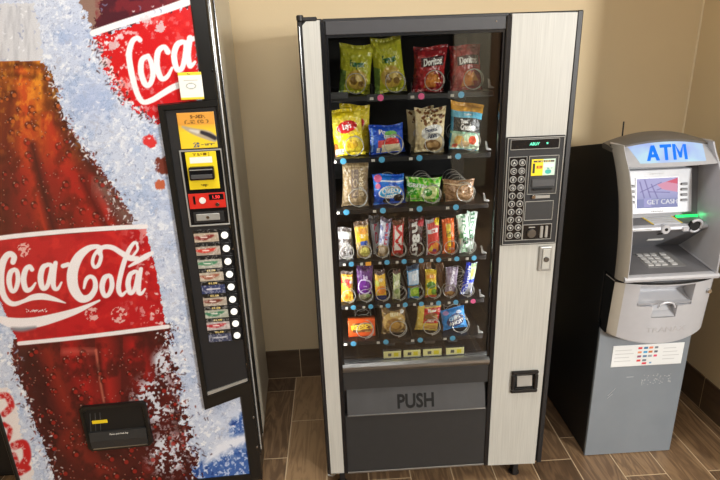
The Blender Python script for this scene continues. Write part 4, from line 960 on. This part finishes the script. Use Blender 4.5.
g1 = 'bags on the top shelf'; g2 = 'packs on the second shelf'; g3 = 'packs on the third shelf'; g4 = 'candy bars on the fourth shelf'; g5 = 'candy bars on the fifth shelf'; g6 = 'packs on the bottom shelf'
pack('onion_ring_bag', .172, ZR[0], .112, .156, .045, funyun, (176, 178, 42), 'olive yellow bag of onion rings, leftmost bag on the dim top shelf', 'snack bag', g1, lean=6, seed=1)
pack('onion_ring_bag', .300, ZR[0], .108, .176, .045, funyun, (176, 178, 42), 'taller olive yellow onion ring bag, second from left on the top shelf', 'snack bag', g1, lean=-6, seed=2)
pack('tortilla_chip_bag', .428, ZR[0], .114, .146, .045, doritos, (150, 30, 38), 'dark red tortilla chip bag on the top shelf, beside the onion ring bags', 'snack bag', g1, lean=2, seed=3)
pack('tortilla_chip_bag', .556, ZR[0], .112, .146, .045, doritos, (150, 30, 38), 'dark red tortilla chip bag at the right end of the top shelf', 'snack bag', g1, lean=-2, seed=4)
pack('potato_chip_bag', .148, ZR[1], .112, .158, .042, lays, (240, 214, 30), 'bright yellow potato chip bag with red oval, front left on the second shelf', 'snack bag', g2, lean=-3, seed=5)
pack('potato_chip_bag', .166, ZR[1], .112, .166, .036, lays, (226, 206, 60), 'yellow potato chip bag standing behind the front one on the second shelf', 'snack bag', g2, y=.168, lean=4, seed=6)
pack('toaster_pastry_pack', .284, ZR[1], .126, .098, .04, poptart, (28, 78, 196), 'royal blue toaster pastry pack on the second shelf', 'snack pack', g2, lean=-4, seed=7)
pack('cookie_bag', .430, ZR[1], .110, .150, .042, famous, (226, 206, 160), 'cream cookie bag with brown speckled top on the second shelf', 'snack bag', g2, lean=3, seed=8)
pack('cookie_bag', .412, ZR[1], .100, .146, .036, famous, (216, 196, 150), 'cream cookie bag half hidden behind the speckled one on the second shelf', 'snack bag', g2, y=.168, lean=-2, seed=9)
pack('toasted_snack_bag', .553, ZR[1], .116, .160, .042, creations, (60, 150, 190), 'black and light blue snack bag with an orange top, right end of the second shelf', 'snack bag', g2, lean=6, seed=10)
pack('granola_pack', .162, ZR[2], .098, .158, .036, tanbag, (152, 128, 92), 'tall tan paper-coloured snack pack, left end of the third shelf', 'snack pack', g3, lean=2, seed=11, crimp=.05)
pack('sandwich_cookie_pack', .288, ZR[2], .118, .108, .042, oreo, (26, 92, 208), 'blue mini sandwich cookie pack on the third shelf', 'snack pack', g3, lean=-2, seed=12)
pack('fruit_snack_pack', .408, ZR[2], .130, .088, .042, greenp, (88, 196, 40), 'bright green snack pack on the third shelf', 'snack pack', g3, lean=4, seed=13)
pack('oat_cookie_pack', .540, ZR[2], .122, .078, .042, cookie, (150, 112, 80), 'brown cookie pack behind a spring, right end of the third shelf', 'snack pack', g3, lean=0, seed=14)
bars4 = [(.118, .052, .120, silverbar, 'silver and brown candy bar, left end of the fourth shelf', 0), (.186, .054, .140, honeyr, 'yellow and tan wrapped bar with a round pale disc, on the fourth shelf', -3), (.256, .040, .146, almond, 'white and blue candy bar tilted to the right, on the fourth shelf', 7),
 (.313, .046, .138, twix, 'white, red and brown candy bar with upright red letters, on the fourth shelf', 2), (.379, .058, .140, milky, 'dark brown candy bar with white letters running down, on the fourth shelf', 2), (.446, .052, .136, skittles, 'red and orange candy pack with a yellow corner, on the fourth shelf', 0), (.507, .048, .134, reese, 'orange candy bar on the fourth shelf', -1), (.572, .044, .146, mint, 'pale green and white mint bar, right end of the fourth shelf', -7)]
for i, (c, w, h, f, l, le) in enumerate(bars4): pack('candy_bar', c, ZR[3], w, h, .024, f, (200, 200, 200), l, 'candy bar', g4, lean=le, seed=30+i, y=.105, crimp=.09)
pack('candy_bar', .242, ZR[3], .038, .150, .022, almond_b, (186, 190, 200), 'pale candy bar leaning left behind the white and blue one on the fourth shelf', 'candy bar', g4, lean=-5, seed=40, y=.138, crimp=.09)
pack('candy_bar', .590, ZR[3], .040, .146, .022, mint, (206, 222, 208), 'pale mint bar leaning right behind the front mint bar on the fourth shelf', 'candy bar', g4, lean=5, seed=41, y=.138, crimp=.09)
bars5 = [(.118, .048, .122, starb, 'red over yellow candy pack, left end of the fifth shelf', 0), (.184, .062, .142, purple, 'purple snack pack with a pale ring on the fifth shelf', 2), (.247, .044, .120, butter, 'yellow bar with a navy foot on the fifth shelf', -1), (.306, .030, .116, slim, 'slim pale green bar on the fifth shelf', 2),
 (.372, .048, .134, bluebar, 'blue and lime candy bar on the fifth shelf', 0), (.440, .046, .112, sour, 'yellow and green candy pack on the fifth shelf', 1), (.515, .046, .116, lilac, 'lilac-grey candy bar on the fifth shelf', 5), (.577, .044, .130, payday, 'deep blue and white candy bar leaning right, right end of the fifth shelf', 10)]
for i, (c, w, h, f, l, le) in enumerate(bars5): pack('candy_bar', c, ZR[4], w, h, .024, f, (200, 200, 200), l, 'candy bar', g5, lean=le, seed=50+i, y=.105, crimp=.09)
pack('candy_bar', .430, ZR[4], .050, .150, .022, brownbar, (104, 70, 48), 'plain brown bar standing behind the yellow and green pack on the fifth shelf', 'candy bar', g5, lean=-2, seed=60, y=.136, crimp=.09)
pack('candy_bar', .497, ZR[4], .036, .124, .022, brownbar, (104, 70, 48), 'plain brown bar peeping out behind the lilac-grey one on the fifth shelf', 'candy bar', g5, lean=-8, seed=61, y=.136, crimp=.09)
pack('peanut_butter_cup_box', .168, ZR[5], .106, .074, .03, reesebox, (232, 92, 34), 'orange box of peanut butter cups, left end of the bottom shelf', 'candy box', g6, seed=70, box=True, tiltb=2)
pack('honey_bun_pack', .298, ZR[5], .100, .118, .045, honeybun, (120, 92, 56), 'round golden honey bun in its wrapper on the bottom shelf', 'snack pack', g6, seed=71, lean=-2)
pack('peanut_cookie_pack', .426, ZR[5], .096, .120, .040, nutter, (232, 196, 80), 'yellow and red cookie pack on the bottom shelf', 'snack pack', g6, seed=72, lean=7)
pack('chip_cookie_pack', .540, ZR[5], .102, .088, .040, ahoy, (36, 140, 216), 'sky blue cookie pack, right end of the bottom shelf', 'snack pack', g6, seed=73, lean=-8)
# ================================================================== CASH MACHINE
AT = thing('cash_machine', (1.3305, .40, 0), 'grey and silver cash machine under a lit blue ATM sign, beside the right wall', 'cash machine')
AX0, AX1 = 1.137, 1.524
def interp(P, z):
    P = sorted(P, key=lambda q: q[0])
    if z <= P[0][0]: return P[0][1]
    for (a, ya), (b, yb) in zip(P[:-1], P[1:]):
        if z <= b: return ya+(yb-ya)*(z-a)/(b-a)
    return P[-1][1]
def curve_interp(P, zs):
    P = sorted(P); x = np.array([a for a, _ in P]); y = np.array([b for _, b in P])
    r = np.interp(zs, x, y)
    k = np.array([1, 2, 3, 2, 1])/9.; rp = np.pad(r, 2, 'edge'); rp[:2] = 2*r[0]-r[2:0:-1]; rp[-2:] = 2*r[-1]-r[-2:-4:-1]
    return np.convolve(rp, k, 'valid')
YO = [(.885, .044), (.95, .044), (1.03, .052), (1.10, .064), (1.18, .085), (1.26, .122), (1.32, .160), (1.375, .205)]
YI = [(.885, .006), (.95, .006), (1.03, .011), (1.10, .022), (1.19, .046), (1.26, .077), (1.30, .098), (1.36, .150)]
# base
MB().box(AX0+.004, AX1-.004, .145, .70, .004, .90, .003).build('safe_body', 'atm_black', AT)
mb = MB(); mb.prism([(.27, .88), (.70, .88), (.70, 1.272), (.27, 1.362)], AX0+.003, AX1-.003, 'x')
mb.build('upper_body', 'atm_black', AT)
_z = np.linspace(.885, 1.368, 14); _y = np.interp(_z, [a for a, b in YO], [b for a, b in YO])
for a, b in ((AX0+.002, AX0+.012), (AX1-.012, AX1-.002)):
    mb = MB(); mb.prism([(y+.001, z) for y, z in zip(_y, _z)] + [(.272, 1.362), (.272, .885)], a, b, 'x'); mb.build('side_skin', 'atm_black', AT)
MB().box(AX0+.01, AX1-.01, .13, .69, .0, .005).build('base_plinth', 'seam', AT)
MB().box(AX0+.001, AX1-.001, .124, .145, .004, .66, .002).build('safe_door_edge', 'atm_black', AT)
dr = MB().box(AX0, AX1, .110, .124, .003, .68, .002).build('safe_door', 'atm_grey', AT)
def notice(A):
    for i in range(9):
        A.rect(.04, .86-.085*i, .30-.03*(i % 3), .872-.085*i, (186, 190, 194)); A.rect(.72, .86-.085*i, .95-.03*((i+1) % 3), .872-.085*i, (186, 190, 194))
    cl = [(214, 50, 60), (40, 110, 160), (226, 130, 90), (120, 130, 140), (225, 150, 110), (60, 160, 214), (200, 120, 60), (90, 96, 110), (150, 80, 110), (80, 120, 160), (150, 160, 170), (224, 70, 110), (214, 60, 60), (110, 120, 130)]
    for i, c in enumerate(cl):
        r, k = divmod(i, 4); A.rect(.36+.075*k, .80-.2*r, .415+.075*k, .90-.2*r, c)
    A.rect(.44, .06, .50, .16, (214, 50, 70)); A.rect(.54, .08, .57, .16, (100, 150, 190))
plate('network_notice', 1.200, 1.500, .453, .553, .1085, .0024, notice, 'art', dr, (232, 236, 238), .0012)['label'] = 'white notice printed with small card emblems'
def scuffs(A): pass
for (x, z, l, a) in ((1.22, .33, .05, .9), (1.215, .31, .03, .8), (1.29, .40, .03, 0)):
    MB().tube([(x-l/2*math.cos(a), .1093, z-l/2*math.sin(a)), (x+l/2*math.cos(a), .1093, z+l/2*math.sin(a))], .0009, 5).build('scratch', 'atm_silver', dr)
rn = random.Random(2)
mb = MB()
for i in range(46):
    x, z = 1.34+.13*rn.random(), .355+.05*rn.random(); mb.box(x, x+.002+.004*rn.random(), .1093, .1101, z, z+.0015+.002*rn.random())
mb.build('label_residue', 'atm_silver', dr)['kind'] = 'stuff'
# cheeks
def cheek(x_out, x_in, name):
    zs = np.linspace(.885, 1.372, 30); yo = curve_interp(YO, zs); yi = curve_interp(YI, zs)
    mb = MB(); bm = mb.bm; s = 1 if x_in > x_out else -1
    rows = []
    for z, a, b in zip(zs, yo, yi):
        fr = b; P = [(x_out, a+.002), (x_out, a), (x_out+s*.010, (a+fr)/2-.004), (x_in-s*.004, fr), (x_in, fr+.003), (x_in, .262)]
        rows.append([bm.verts.new((px, py, z)) for px, py in P])
    for A_, B_ in zip(rows[:-1], rows[1:]):
        for i in range(6): bm.faces.new((A_[i], A_[(i+1) % 6], B_[(i+1) % 6], B_[i]))
    bm.faces.new(rows[0][::-1]); bm.faces.new(rows[-1])
    return mb.build(name, 'atm_silver', AT, True)
hl = cheek(AX0, 1.163, 'left_cheek'); cheek(AX1, 1.498, 'right_cheek')
hl.data.materials.append(M['atm_beige'])
for p_ in hl.data.polygons:
    if p_.normal.x < -.25: p_.material_index = 1  # left-facing side coloured duller to stand for its shading
# crown
def crown():
    mb = MB(); bm = mb.bm; rows = []
    n = 18
    for i in range(n+1):
        t = i/n; x = AX0-.001+(AX1-AX0+.002)*t; a = 1-(2*t-1)**2
        zf = 1.356+.030*a; zb = 1.364+.038*a; yf = .186-.024*a
        rows.append([bm.verts.new(q) for q in ((x, yf+.004, zf-.014), (x, yf, zf), (x, yf+.035, zb), (x, .262, zb+.002), (x, .270, zb-.006), (x, .262, zf-.010))])
    for A_, B_ in zip(rows[:-1], rows[1:]):
        for i in range(6): bm.faces.new((A_[i], A_[(i+1) % 6], B_[(i+1) % 6], B_[i]))
    bm.faces.new(rows[0][::-1]); bm.faces.new(rows[-1])
    mb.build('crown', 'atm_crown', AT, True)
crown()
# sign: surround and backlit face, leaning back
def sgp(x, t, a=0, d=0):     # t 0 bottom .. 1 top, on the leaning plane, bulging slightly
    k = 1-((x-1.3305)/.19)**2
    return (x, .112+.078*t-.016*k-d*.7, 1.304+.050*t+.032*k*t+d*.0)
def sign():
    def slab(x0, x1, t0, t1, d, name, m, par, nx=16):
        mb = MB(); bm = mb.bm; F = []; B = []
        for i in range(nx+1):
            x = x0+(x1-x0)*i/nx
            F.append([bm.verts.new(sgp(x, t, d=d)) for t in (t0, (t0+t1)/2, t1)]); B.append([bm.verts.new(tuple(Vector(sgp(x, t, d=d))+Vector((0, .012, 0)))) for t in (t0, (t0+t1)/2, t1)])
        for G in (F, B):
            for i in range(nx):
                for j in range(2): bm.faces.new((G[i][j], G[i+1][j], G[i+1][j+1], G[i][j+1]))
        for i in range(nx):
            for j in (0, 2): bm.faces.new((F[i][j], B[i][j], B[i+1][j], F[i+1][j]))
        for i in (0, nx):
            for j in range(2): bm.faces.new((F[i][j], F[i][j+1], B[i][j+1], B[i][j]))
        return mb.build(name, m, par, True)
    s = slab(1.160, 1.501, -.06, 1.0, 0, 'sign_surround', 'atm_silver', AT)
    # lit face: pale, a little uneven like the lamp behind it
    mb = MB(); bm = mb.bm; nx = 40; nz = 12; g = []
    for j in range(nz+1):
        t = .10+.80*j/nz; ins = .013+.020*(1-j/nz)
        g.append([bm.verts.new(sgp(1.1745+ins+(1.4865-1.1745-2*ins)*i/nx, t, d=.002)) for i in range(nx+1)])
    for j in range(nz):
        for i in range(nx): bm.faces.new((g[j][i], g[j][i+1], g[j+1][i+1], g[j+1][i]))
    r = bmesh.ops.extrude_face_region(bm, geom=bm.faces[:])
    for q in r['geom']:
        if isinstance(q, bmesh.types.BMVert): q.co.y += .004
    m, N, K, b = newmat('backlit_sign_face'); setp(b, .25)
    tc = N.new('ShaderNodeTexCoord'); nz_ = N.new('ShaderNodeTexNoise'); nz_.inputs['Scale'].default_value = 9; K.new(tc.outputs['Object'], nz_.inputs['Vector'])
    cr_ = N.new('ShaderNodeValToRGB'); e = cr_.color_ramp.elements; e[0].position = .4; e[0].color = L4((170, 190, 246)); e[1].position = .62; e[1].color = L4((196, 232, 246))
    K.new(nz_.outputs['Fac'], cr_.inputs[0]); K.new(cr_.outputs[0], b.inputs['Emission Color']); b.inputs['Emission Strength'].default_value = .8; b.inputs['Base Color'].default_value = (.08, .1, .15, 1)
    f = mb.build('sign_face', m, s, True)
    mb = MB(); bm = mb.bm
    def bar(pts):                                # polygon in letter space (x across, t up the sign), laid on the face
        a = [bm.verts.new(sgp(x, t, d=.0065)) for x, t in pts]; b = [bm.verts.new(tuple(Vector(sgp(x, t, d=.0065))+Vector((0, .002, 0)))) for x, t in pts]
        bm.faces.new(a); bm.faces.new(b[::-1]); n_ = len(pts)
        for i in range(n_): bm.faces.new((a[i], b[i], b[(i+1) % n_], a[(i+1) % n_]))
    def let(x0, w, polys):
        for P in polys: bar([(x0+w*u+.014*(v-.5), .20+.60*v) for u, v in P])
    let(1.240, .046, [[(0, 0), (.24, 0), (.64, 1), (.38, 1)], [(.38, 1), (.64, 1), (1, 0), (.74, 0)], [(.2, .22), (.82, .22), (.76, .42), (.28, .42)]])
    let(1.290, .042, [[(0, .80), (1, .80), (1, 1), (0, 1)], [(.37, 0), (.63, 0), (.63, .8), (.37, .8)]])
    let(1.337, .053, [[(0, 0), (.2, 0), (.2, 1), (0, 1)], [(.8, 0), (1, 0), (1, 1), (.8, 1)], [(.2, 1), (.42, .12), (.5, .12), (.5, .42), (.36, 1)][:3]+[(.5, .45)], [(.8, 1), (.5, .45), (.5, .12), (.58, .12)]])
    mb.build('sign_lettering', 'sign_blue', f)
sign()
# bay: back walls
mb = MB(); mb.prism([(.215, 1.295), (.165, 1.07), (.255, .925), (.30, .925), (.30, 1.295)], 1.160, 1.500, 'x'); mb.build('bay_back', 'atm_dark', AT)
# screen bezel on a leaning plane
def scp(c): t = (c.z-1.103)/(1.268-1.103); return (c.x, .162+.040*t+c.y, c.z)
mb = MB().box(1.168, 1.462, -.012, .012, 1.103, 1.268, .003)
for v in mb.bm.verts: v.co = Vector(scp(v.co))
bz = mb.build('screen_bezel', 'atm_white', AT)
mb = MB().frame(1.238, 1.408, 1.122, 1.240, .004, -.0145, -.011)
for v in mb.bm.verts: v.co = Vector(scp(v.co))
mb.build('screen_rim', 'atm_silver', bz)
def scr(A):
    A.rect(0, 0, 1, 1, (190, 186, 236)); A.over(np.clip((.62-A.Y)*2, 0, .7), (150, 156, 206))
    for P in ([(.08, .9), (.2, .3)], [(.2, .95), (.34, .35)], [(.36, .8), (.52, .3)], [(.5, .6), (.9, .78)], [(.3, .55), (.8, .5)], [(.1, .55), (.6, .85)], [(.06, .2), (.3, .1)], [(.25, .3), (.4, .08)]):
        A.brush([(x, y, .012) for x, y in P], (120, 112, 176), .01)
    A.poly([(.5, .78), (1, .98), (1, .5), (.62, .62)], (240, 160, 190)); A.poly([(.72, .86), (1, .99), (1, .78)], (236, 90, 120)); A.rect(0, .0, 1, .3, (140, 146, 200))
    A.rect(.18, .04, .36, .34, (170, 168, 226)); A.text('GET CASH', .62, .20, .16, (240, 240, 250), .70, off=.0)
plate('screen', 1.242, 1.404, 1.126, 1.236, -.0135, .0017, scr, 'art_screen', bz, warp=scp)['label'] = 'lit screen reading get cash'
for sx in (1.224, 1.432):
    for k in range(4):
        mb = MB().box(sx-.016, sx+.010, -.018, -.011, 1.206-.020*k, 1.215-.020*k, .002)
        for v in mb.bm.verts: v.co = Vector(scp(v.co))
        mb.build('function_key', 'atm_dark', bz)
text('bezel_lettering', 'TRANAX', 1.325, 1.112, .0055, -.0128, 'atm_dark', bz, .0005, wscale=1.6, tilt=scp)
text('bezel_notice', 'ATM SERVICES', 1.320, 1.252, .004, -.0128, 'grey_key', bz, .0005, wscale=1.6, tilt=scp)
# card shelf
mb = MB(); mb.prism([(.185, 1.086), (.108, 1.068), (.100, 1.064), (.098, 1.054), (.106, 1.048), (.20, 1.048)], 1.160, 1.500, 'x'); cs = mb.build('card_shelf', 'atm_silver', AT)
def shelf_y(y): return 1.086-(.185-y)*(.018/.077)+.0008
def shelf_plate(name, x0, x1, x2, x3, m, par, h=.001, y0=.116, y1=.178):
    mb = MB(); bm = mb.bm
    q = [(x0, y0), (x1, y0), (x2, y1), (x3, y1)]
    a = [bm.verts.new((x, y, shelf_y(y)+h)) for x, y in q]; b = [bm.verts.new((x, y, shelf_y(y)-.002)) for x, y in q]
    bm.faces.new(a); bm.faces.new(b[::-1])
    for i in range(4): bm.faces.new((a[i], b[i], b[(i+1) % 4], a[(i+1) % 4]))
    return mb.build(name, m, par)
shelf_plate('dark_shelf_panel', 1.166, 1.290, 1.272, 1.166, 'atm_dark', cs)
ci = shelf_plate('instruction_card', 1.292, 1.410, 1.396, 1.274, 'atm_white', cs, .0016); ci['label'] = 'cream instruction card with yellow edges'
shelf_plate('card_edge', 1.292, 1.298, 1.280, 1.274, 'yellow', ci, .002); shelf_plate('card_edge', 1.404, 1.410, 1.396, 1.390, 'yellow', ci, .002)
for k in range(3): shelf_plate('printed_line', 1.305, 1.390, 1.386, 1.300, 'atm_beige', ci, .002, .128+.014*k, .130+.014*k)
shelf_plate('dark_shelf_panel', 1.412, 1.496, 1.496, 1.400, 'atm_dark', cs)
MB().box(1.408, 1.494, .156, .166, 1.080, 1.089, .002).build('green_lamp', 'green_led', AT)
gl = bpy.data.lights.new('green_lamp_light', 'AREA'); gl.shape = 'RECTANGLE'; gl.size = .02; gl.size_y = .01; gl.energy = .004; gl.color = (.08, 1, .3)
go = bpy.data.objects.new('green_lamp_light', gl); COL.objects.link(go); go.location = (1.484, .150, 1.092); go.rotation_euler = Vector((.6, -.3, -.35)).to_track_quat('-Z', 'Y').to_euler()
# card reader mouth: ring and slot housing at the right of the lip
mb = MB(); n = 24; out = []
cx, cy = 1.446, .112
for i in range(n+1):
    a = -PI*.75+PI*1.5*i/n; out.append((cx+.024*math.cos(a), .094-.006*math.sin(a), 1.066+.024*math.sin(a)))
cr2 = MB().tube(out, .0055, 8).build('card_reader', 'atm_silver', cs, True)
MB().cyl((cx, .101, 1.066), .022, .012, 'y', 24, .002).build('reader_mouth', 'seam', cr2, True)
MB().box(1.40, 1.425, .092, .108, 1.044, 1.062, .003).build('reader_guide', 'atm_silver', cr2)
MB().box(1.468, 1.496, .092, .108, 1.056, 1.068, .003).build('reader_guide', 'atm_silver', cr2)
bs = MB().cyl((1.335, .100, 1.056), .018, .012, 'y', 24, .002).build('headphone_socket', 'atm_silver', cs, True)
MB().cyl((1.335, .0935, 1.056), .006, .003, 'y', 16).build('socket_hole', 'seam', bs, True)
MB().box(1.175, 1.28, .0965, .0985, 1.056, 1.060).build('lip_groove', 'grey_key', cs)
# receipt panel sloping back
mb = MB(); mb.prism([(.106, 1.050), (.246, .932), (.250, .925), (.262, .930), (.20, 1.05)], 1.161, 1.499, 'x'); rp2 = mb.build('receipt_panel', 'atm_dark', AT)
def rpp(x, s, d=0): return (x, .106+.14*s-d*.64, 1.050-.118*s-d*.76)
def slopebox(name, x0, x1, s0, s1, d, m, par):
    mb = MB(); bm = mb.bm; q = [(x0, s0), (x1, s0), (x1, s1), (x0, s1)]
    a = [bm.verts.new(rpp(x, s, d)) for x, s in q]; b = [bm.verts.new(rpp(x, s, -.002)) for x, s in q]
    bm.faces.new(a); bm.faces.new(b[::-1])
    for i in range(4): bm.faces.new((a[i], b[i], b[(i+1) % 4], a[(i+1) % 4]))
    return mb.build(name, m, par)
slopebox('receipt_slot', 1.322, 1.385, .52, .60, .002, 'white', rp2)
slopebox('receipt_mark', 1.22, 1.24, .35, .45, .001, 'seam', rp2); slopebox('receipt_mark', 1.33, 1.35, .15, .25, .001, 'seam', rp2)
# keypad shelf
mb = MB(); mb.prism([(.252, .933), (.018, .905), (.008, .902), (.003, .894), (.006, .885), (.30, .885), (.30, .935)], 1.150, 1.511, 'x'); ks = mb.build('keypad_shelf', 'atm_silver', AT, False)
def ksh(y): return .905+(y-.018)*(.028/.234)
def kplate(name, x0, x1, y0, y1, h, m, par):
    mb = MB(); bm = mb.bm; q = [(x0, y0), (x1, y0), (x1, y1), (x0, y1)]
    a = [bm.verts.new((x, y, ksh(y)+h)) for x, y in q]; b = [bm.verts.new((x, y, ksh(y)-.001)) for x, y in q]
    bm.faces.new(a); bm.faces.new(b[::-1])
    for i in range(4): bm.faces.new((a[i], b[i], b[(i+1) % 4], a[(i+1) % 4]))
    return mb.build(name, m, par)
kp2 = kplate('shelf_surface', 1.166, 1.495, .026, .245, .0008, 'atm_dark', ks)
pd = kplate('keypad', 1.272, 1.422, .07, .19, .0018, 'atm_key', ks)
for r in range(4):
    for c in range(4):
        x = 1.289+.027*c+(.012 if c == 3 else 0); y = .168-.026*r
        kplate('key', x-.009, x+.012, y-.008, y+.008, .006, 'grey_key', pd)
MB().tube([(1.163, .252, .935), (1.498, .252, .935)], .004, 8).build('shelf_bead', 'atm_silver', AT, True)
MB().tube([(1.4975, .252, .935), (1.4975, .015, .908)], .003, 8).build('shelf_bead', 'atm_silver', AT, True)
# lower fascia: bulging, with curved lower edge; grid with a real opening for the cash tray
def fasc():
    mb = MB(); bm = mb.bm
    xs = [AX0, AX0+.006, AX0+.020, 1.168] + list(np.linspace(1.190, 1.470, 15)) + [1.494, 1.505, 1.518, AX1]
    xs = sorted(set([round(x, 4) for x in xs] + [1.218, 1.427, 1.275, 1.370]))
    zt = [.872, .866, .82, .778, .730, .70, .66]
    def yf(x, z):
        k = 1-((x-1.3305)/.1935)**2
        y = .050-.052*max(k, 0)**.75 if k > 0 else .050
        y += .018*(.872-z)/.25
        return y
    def zb(x): k = max(0, 1-((x-1.3305)/.1935)**2); return .640-.034*k
    G = []
    for x in xs:
        col = [bm.verts.new((x, yf(x, z), z)) for z in zt]
        col.append(bm.verts.new((x, yf(x, zb(x)+.006), zb(x)+.006))); col.append(bm.verts.new((x, yf(x, zb(x))+.008, zb(x)))); col.append(bm.verts.new((x, .12, zb(x)+.004)))
        G.append(col)
    hole = set()
    for i in range(len(xs)-1):
        for j in range(len(G[0])-1):
            xm = (xs[i]+xs[i+1])/2
            if j < len(zt)-1:
                zm = (zt[j]+zt[j+1])/2
                if 1.218 < xm < 1.427 and .778 < zm < .866: continue
                if 1.275 < xm < 1.370 and .730 < zm < .778: continue
            bm.faces.new((G[i][j], G[i+1][j], G[i+1][j+1], G[i][j+1]))
    # side walls and top
    for i in (0, len(xs)-1):
        c = G[i]; b = [bm.verts.new((xs[i], .124, v.co.z)) for v in c[:-1]]
        for j in range(len(c)-2): bm.faces.new((c[j], c[j+1], b[j+1], b[j]))
    tb = [bm.verts.new((x, .124, .872)) for x in xs]
    for i in range(len(xs)-1): bm.faces.new((G[i][0], G[i+1][0], tb[i+1], tb[i]))
    # opening walls
    def wall(p, q):
        a = [bm.verts.new((x, yf(x, z), z)) for x, z in (p, q)]; b = [bm.verts.new((x, .115, z)) for x, z in (q, p)]; bm.faces.new(a+b)
    P = [(1.218, .866), (1.427, .866), (1.427, .778), (1.370, .778), (1.370, .730), (1.275, .730), (1.275, .778), (1.218, .778), (1.218, .866)]
    for p_, q_ in zip(P[:-1], P[1:]): wall(p_, q_)
    bmesh.ops.remove_doubles(bm, verts=bm.verts, dist=.0002)
    f = mb.build('cash_fascia', 'atm_silver', AT, True)
    f.data.materials.append(M['atm_beige']); f.data.materials.append(M['atm_black'])
    for p2 in f.data.polygons:
        if p2.center.x+1.3305 < 1.165: p2.material_index = 1  # left edge takes the same painted side shading
        if abs(p2.normal.x) > .9 and abs(p2.center.x) > .19 and p2.center.y+.40 > .06: p2.material_index = 2
    return f
fa = fasc()
MB().box(AX0+.004, AX1-.004, .06, .12, .872, .884).tube([(x, .050-.052*max(0, 1-((x-1.3305)/.1935)**2)**.75-.0005, .8755) for x in np.linspace(AX0, AX1, 40)], .0035, 6).build('seam_gap', 'seam', AT)
mb = MB(); mb.prism([(.024, .868), (.075, .818), (.070, .812), (.03, .792), (.012, .790), (.02, .780), (.11, .78), (.11, .868)], 1.219, 1.426, 'x'); ct = mb.build('cash_tray', 'atm_silver', fa)
mb = MB(); mb.prism([(.060, .782), (.035, .748), (.012, .732), (.11, .731), (.11, .782)], 1.276, 1.369, 'x'); mb.build('tray_scoop', 'atm_silver', fa)
arc = [(1.3225+.032*math.cos(a), .000, .776+.022*math.sin(a)) for a in np.linspace(0, PI, 14)]
MB().tube(arc, .004, 8).build('scoop_arch', 'atm_silver', fa, True)
text('embossed_lettering', 'TRANAX', 1.345, .675, .022, 0, 'logo_grey', fa, .0012, wscale=1.25, tilt=lambda c: (c.x, .050-.052*max(0, 1-((c.x-1.3305)/.1935)**2)**.75+.018*(.872-c.z)/.25-.0012+c.y, c.z))
lk2 = MB().cyl((1.500, .030, .822), .009, .014, 'y', 18, .002).build('fascia_lock', 'chrome', fa, True)
# aerial behind the crown
MB().tube([(1.350, .52, 1.30), (1.348, .52, 1.408)], .0032, 8).cyl((1.350, .52, 1.318), .008, .02, 'z', 14, .002).build('aerial', 'black_matt', AT, True)
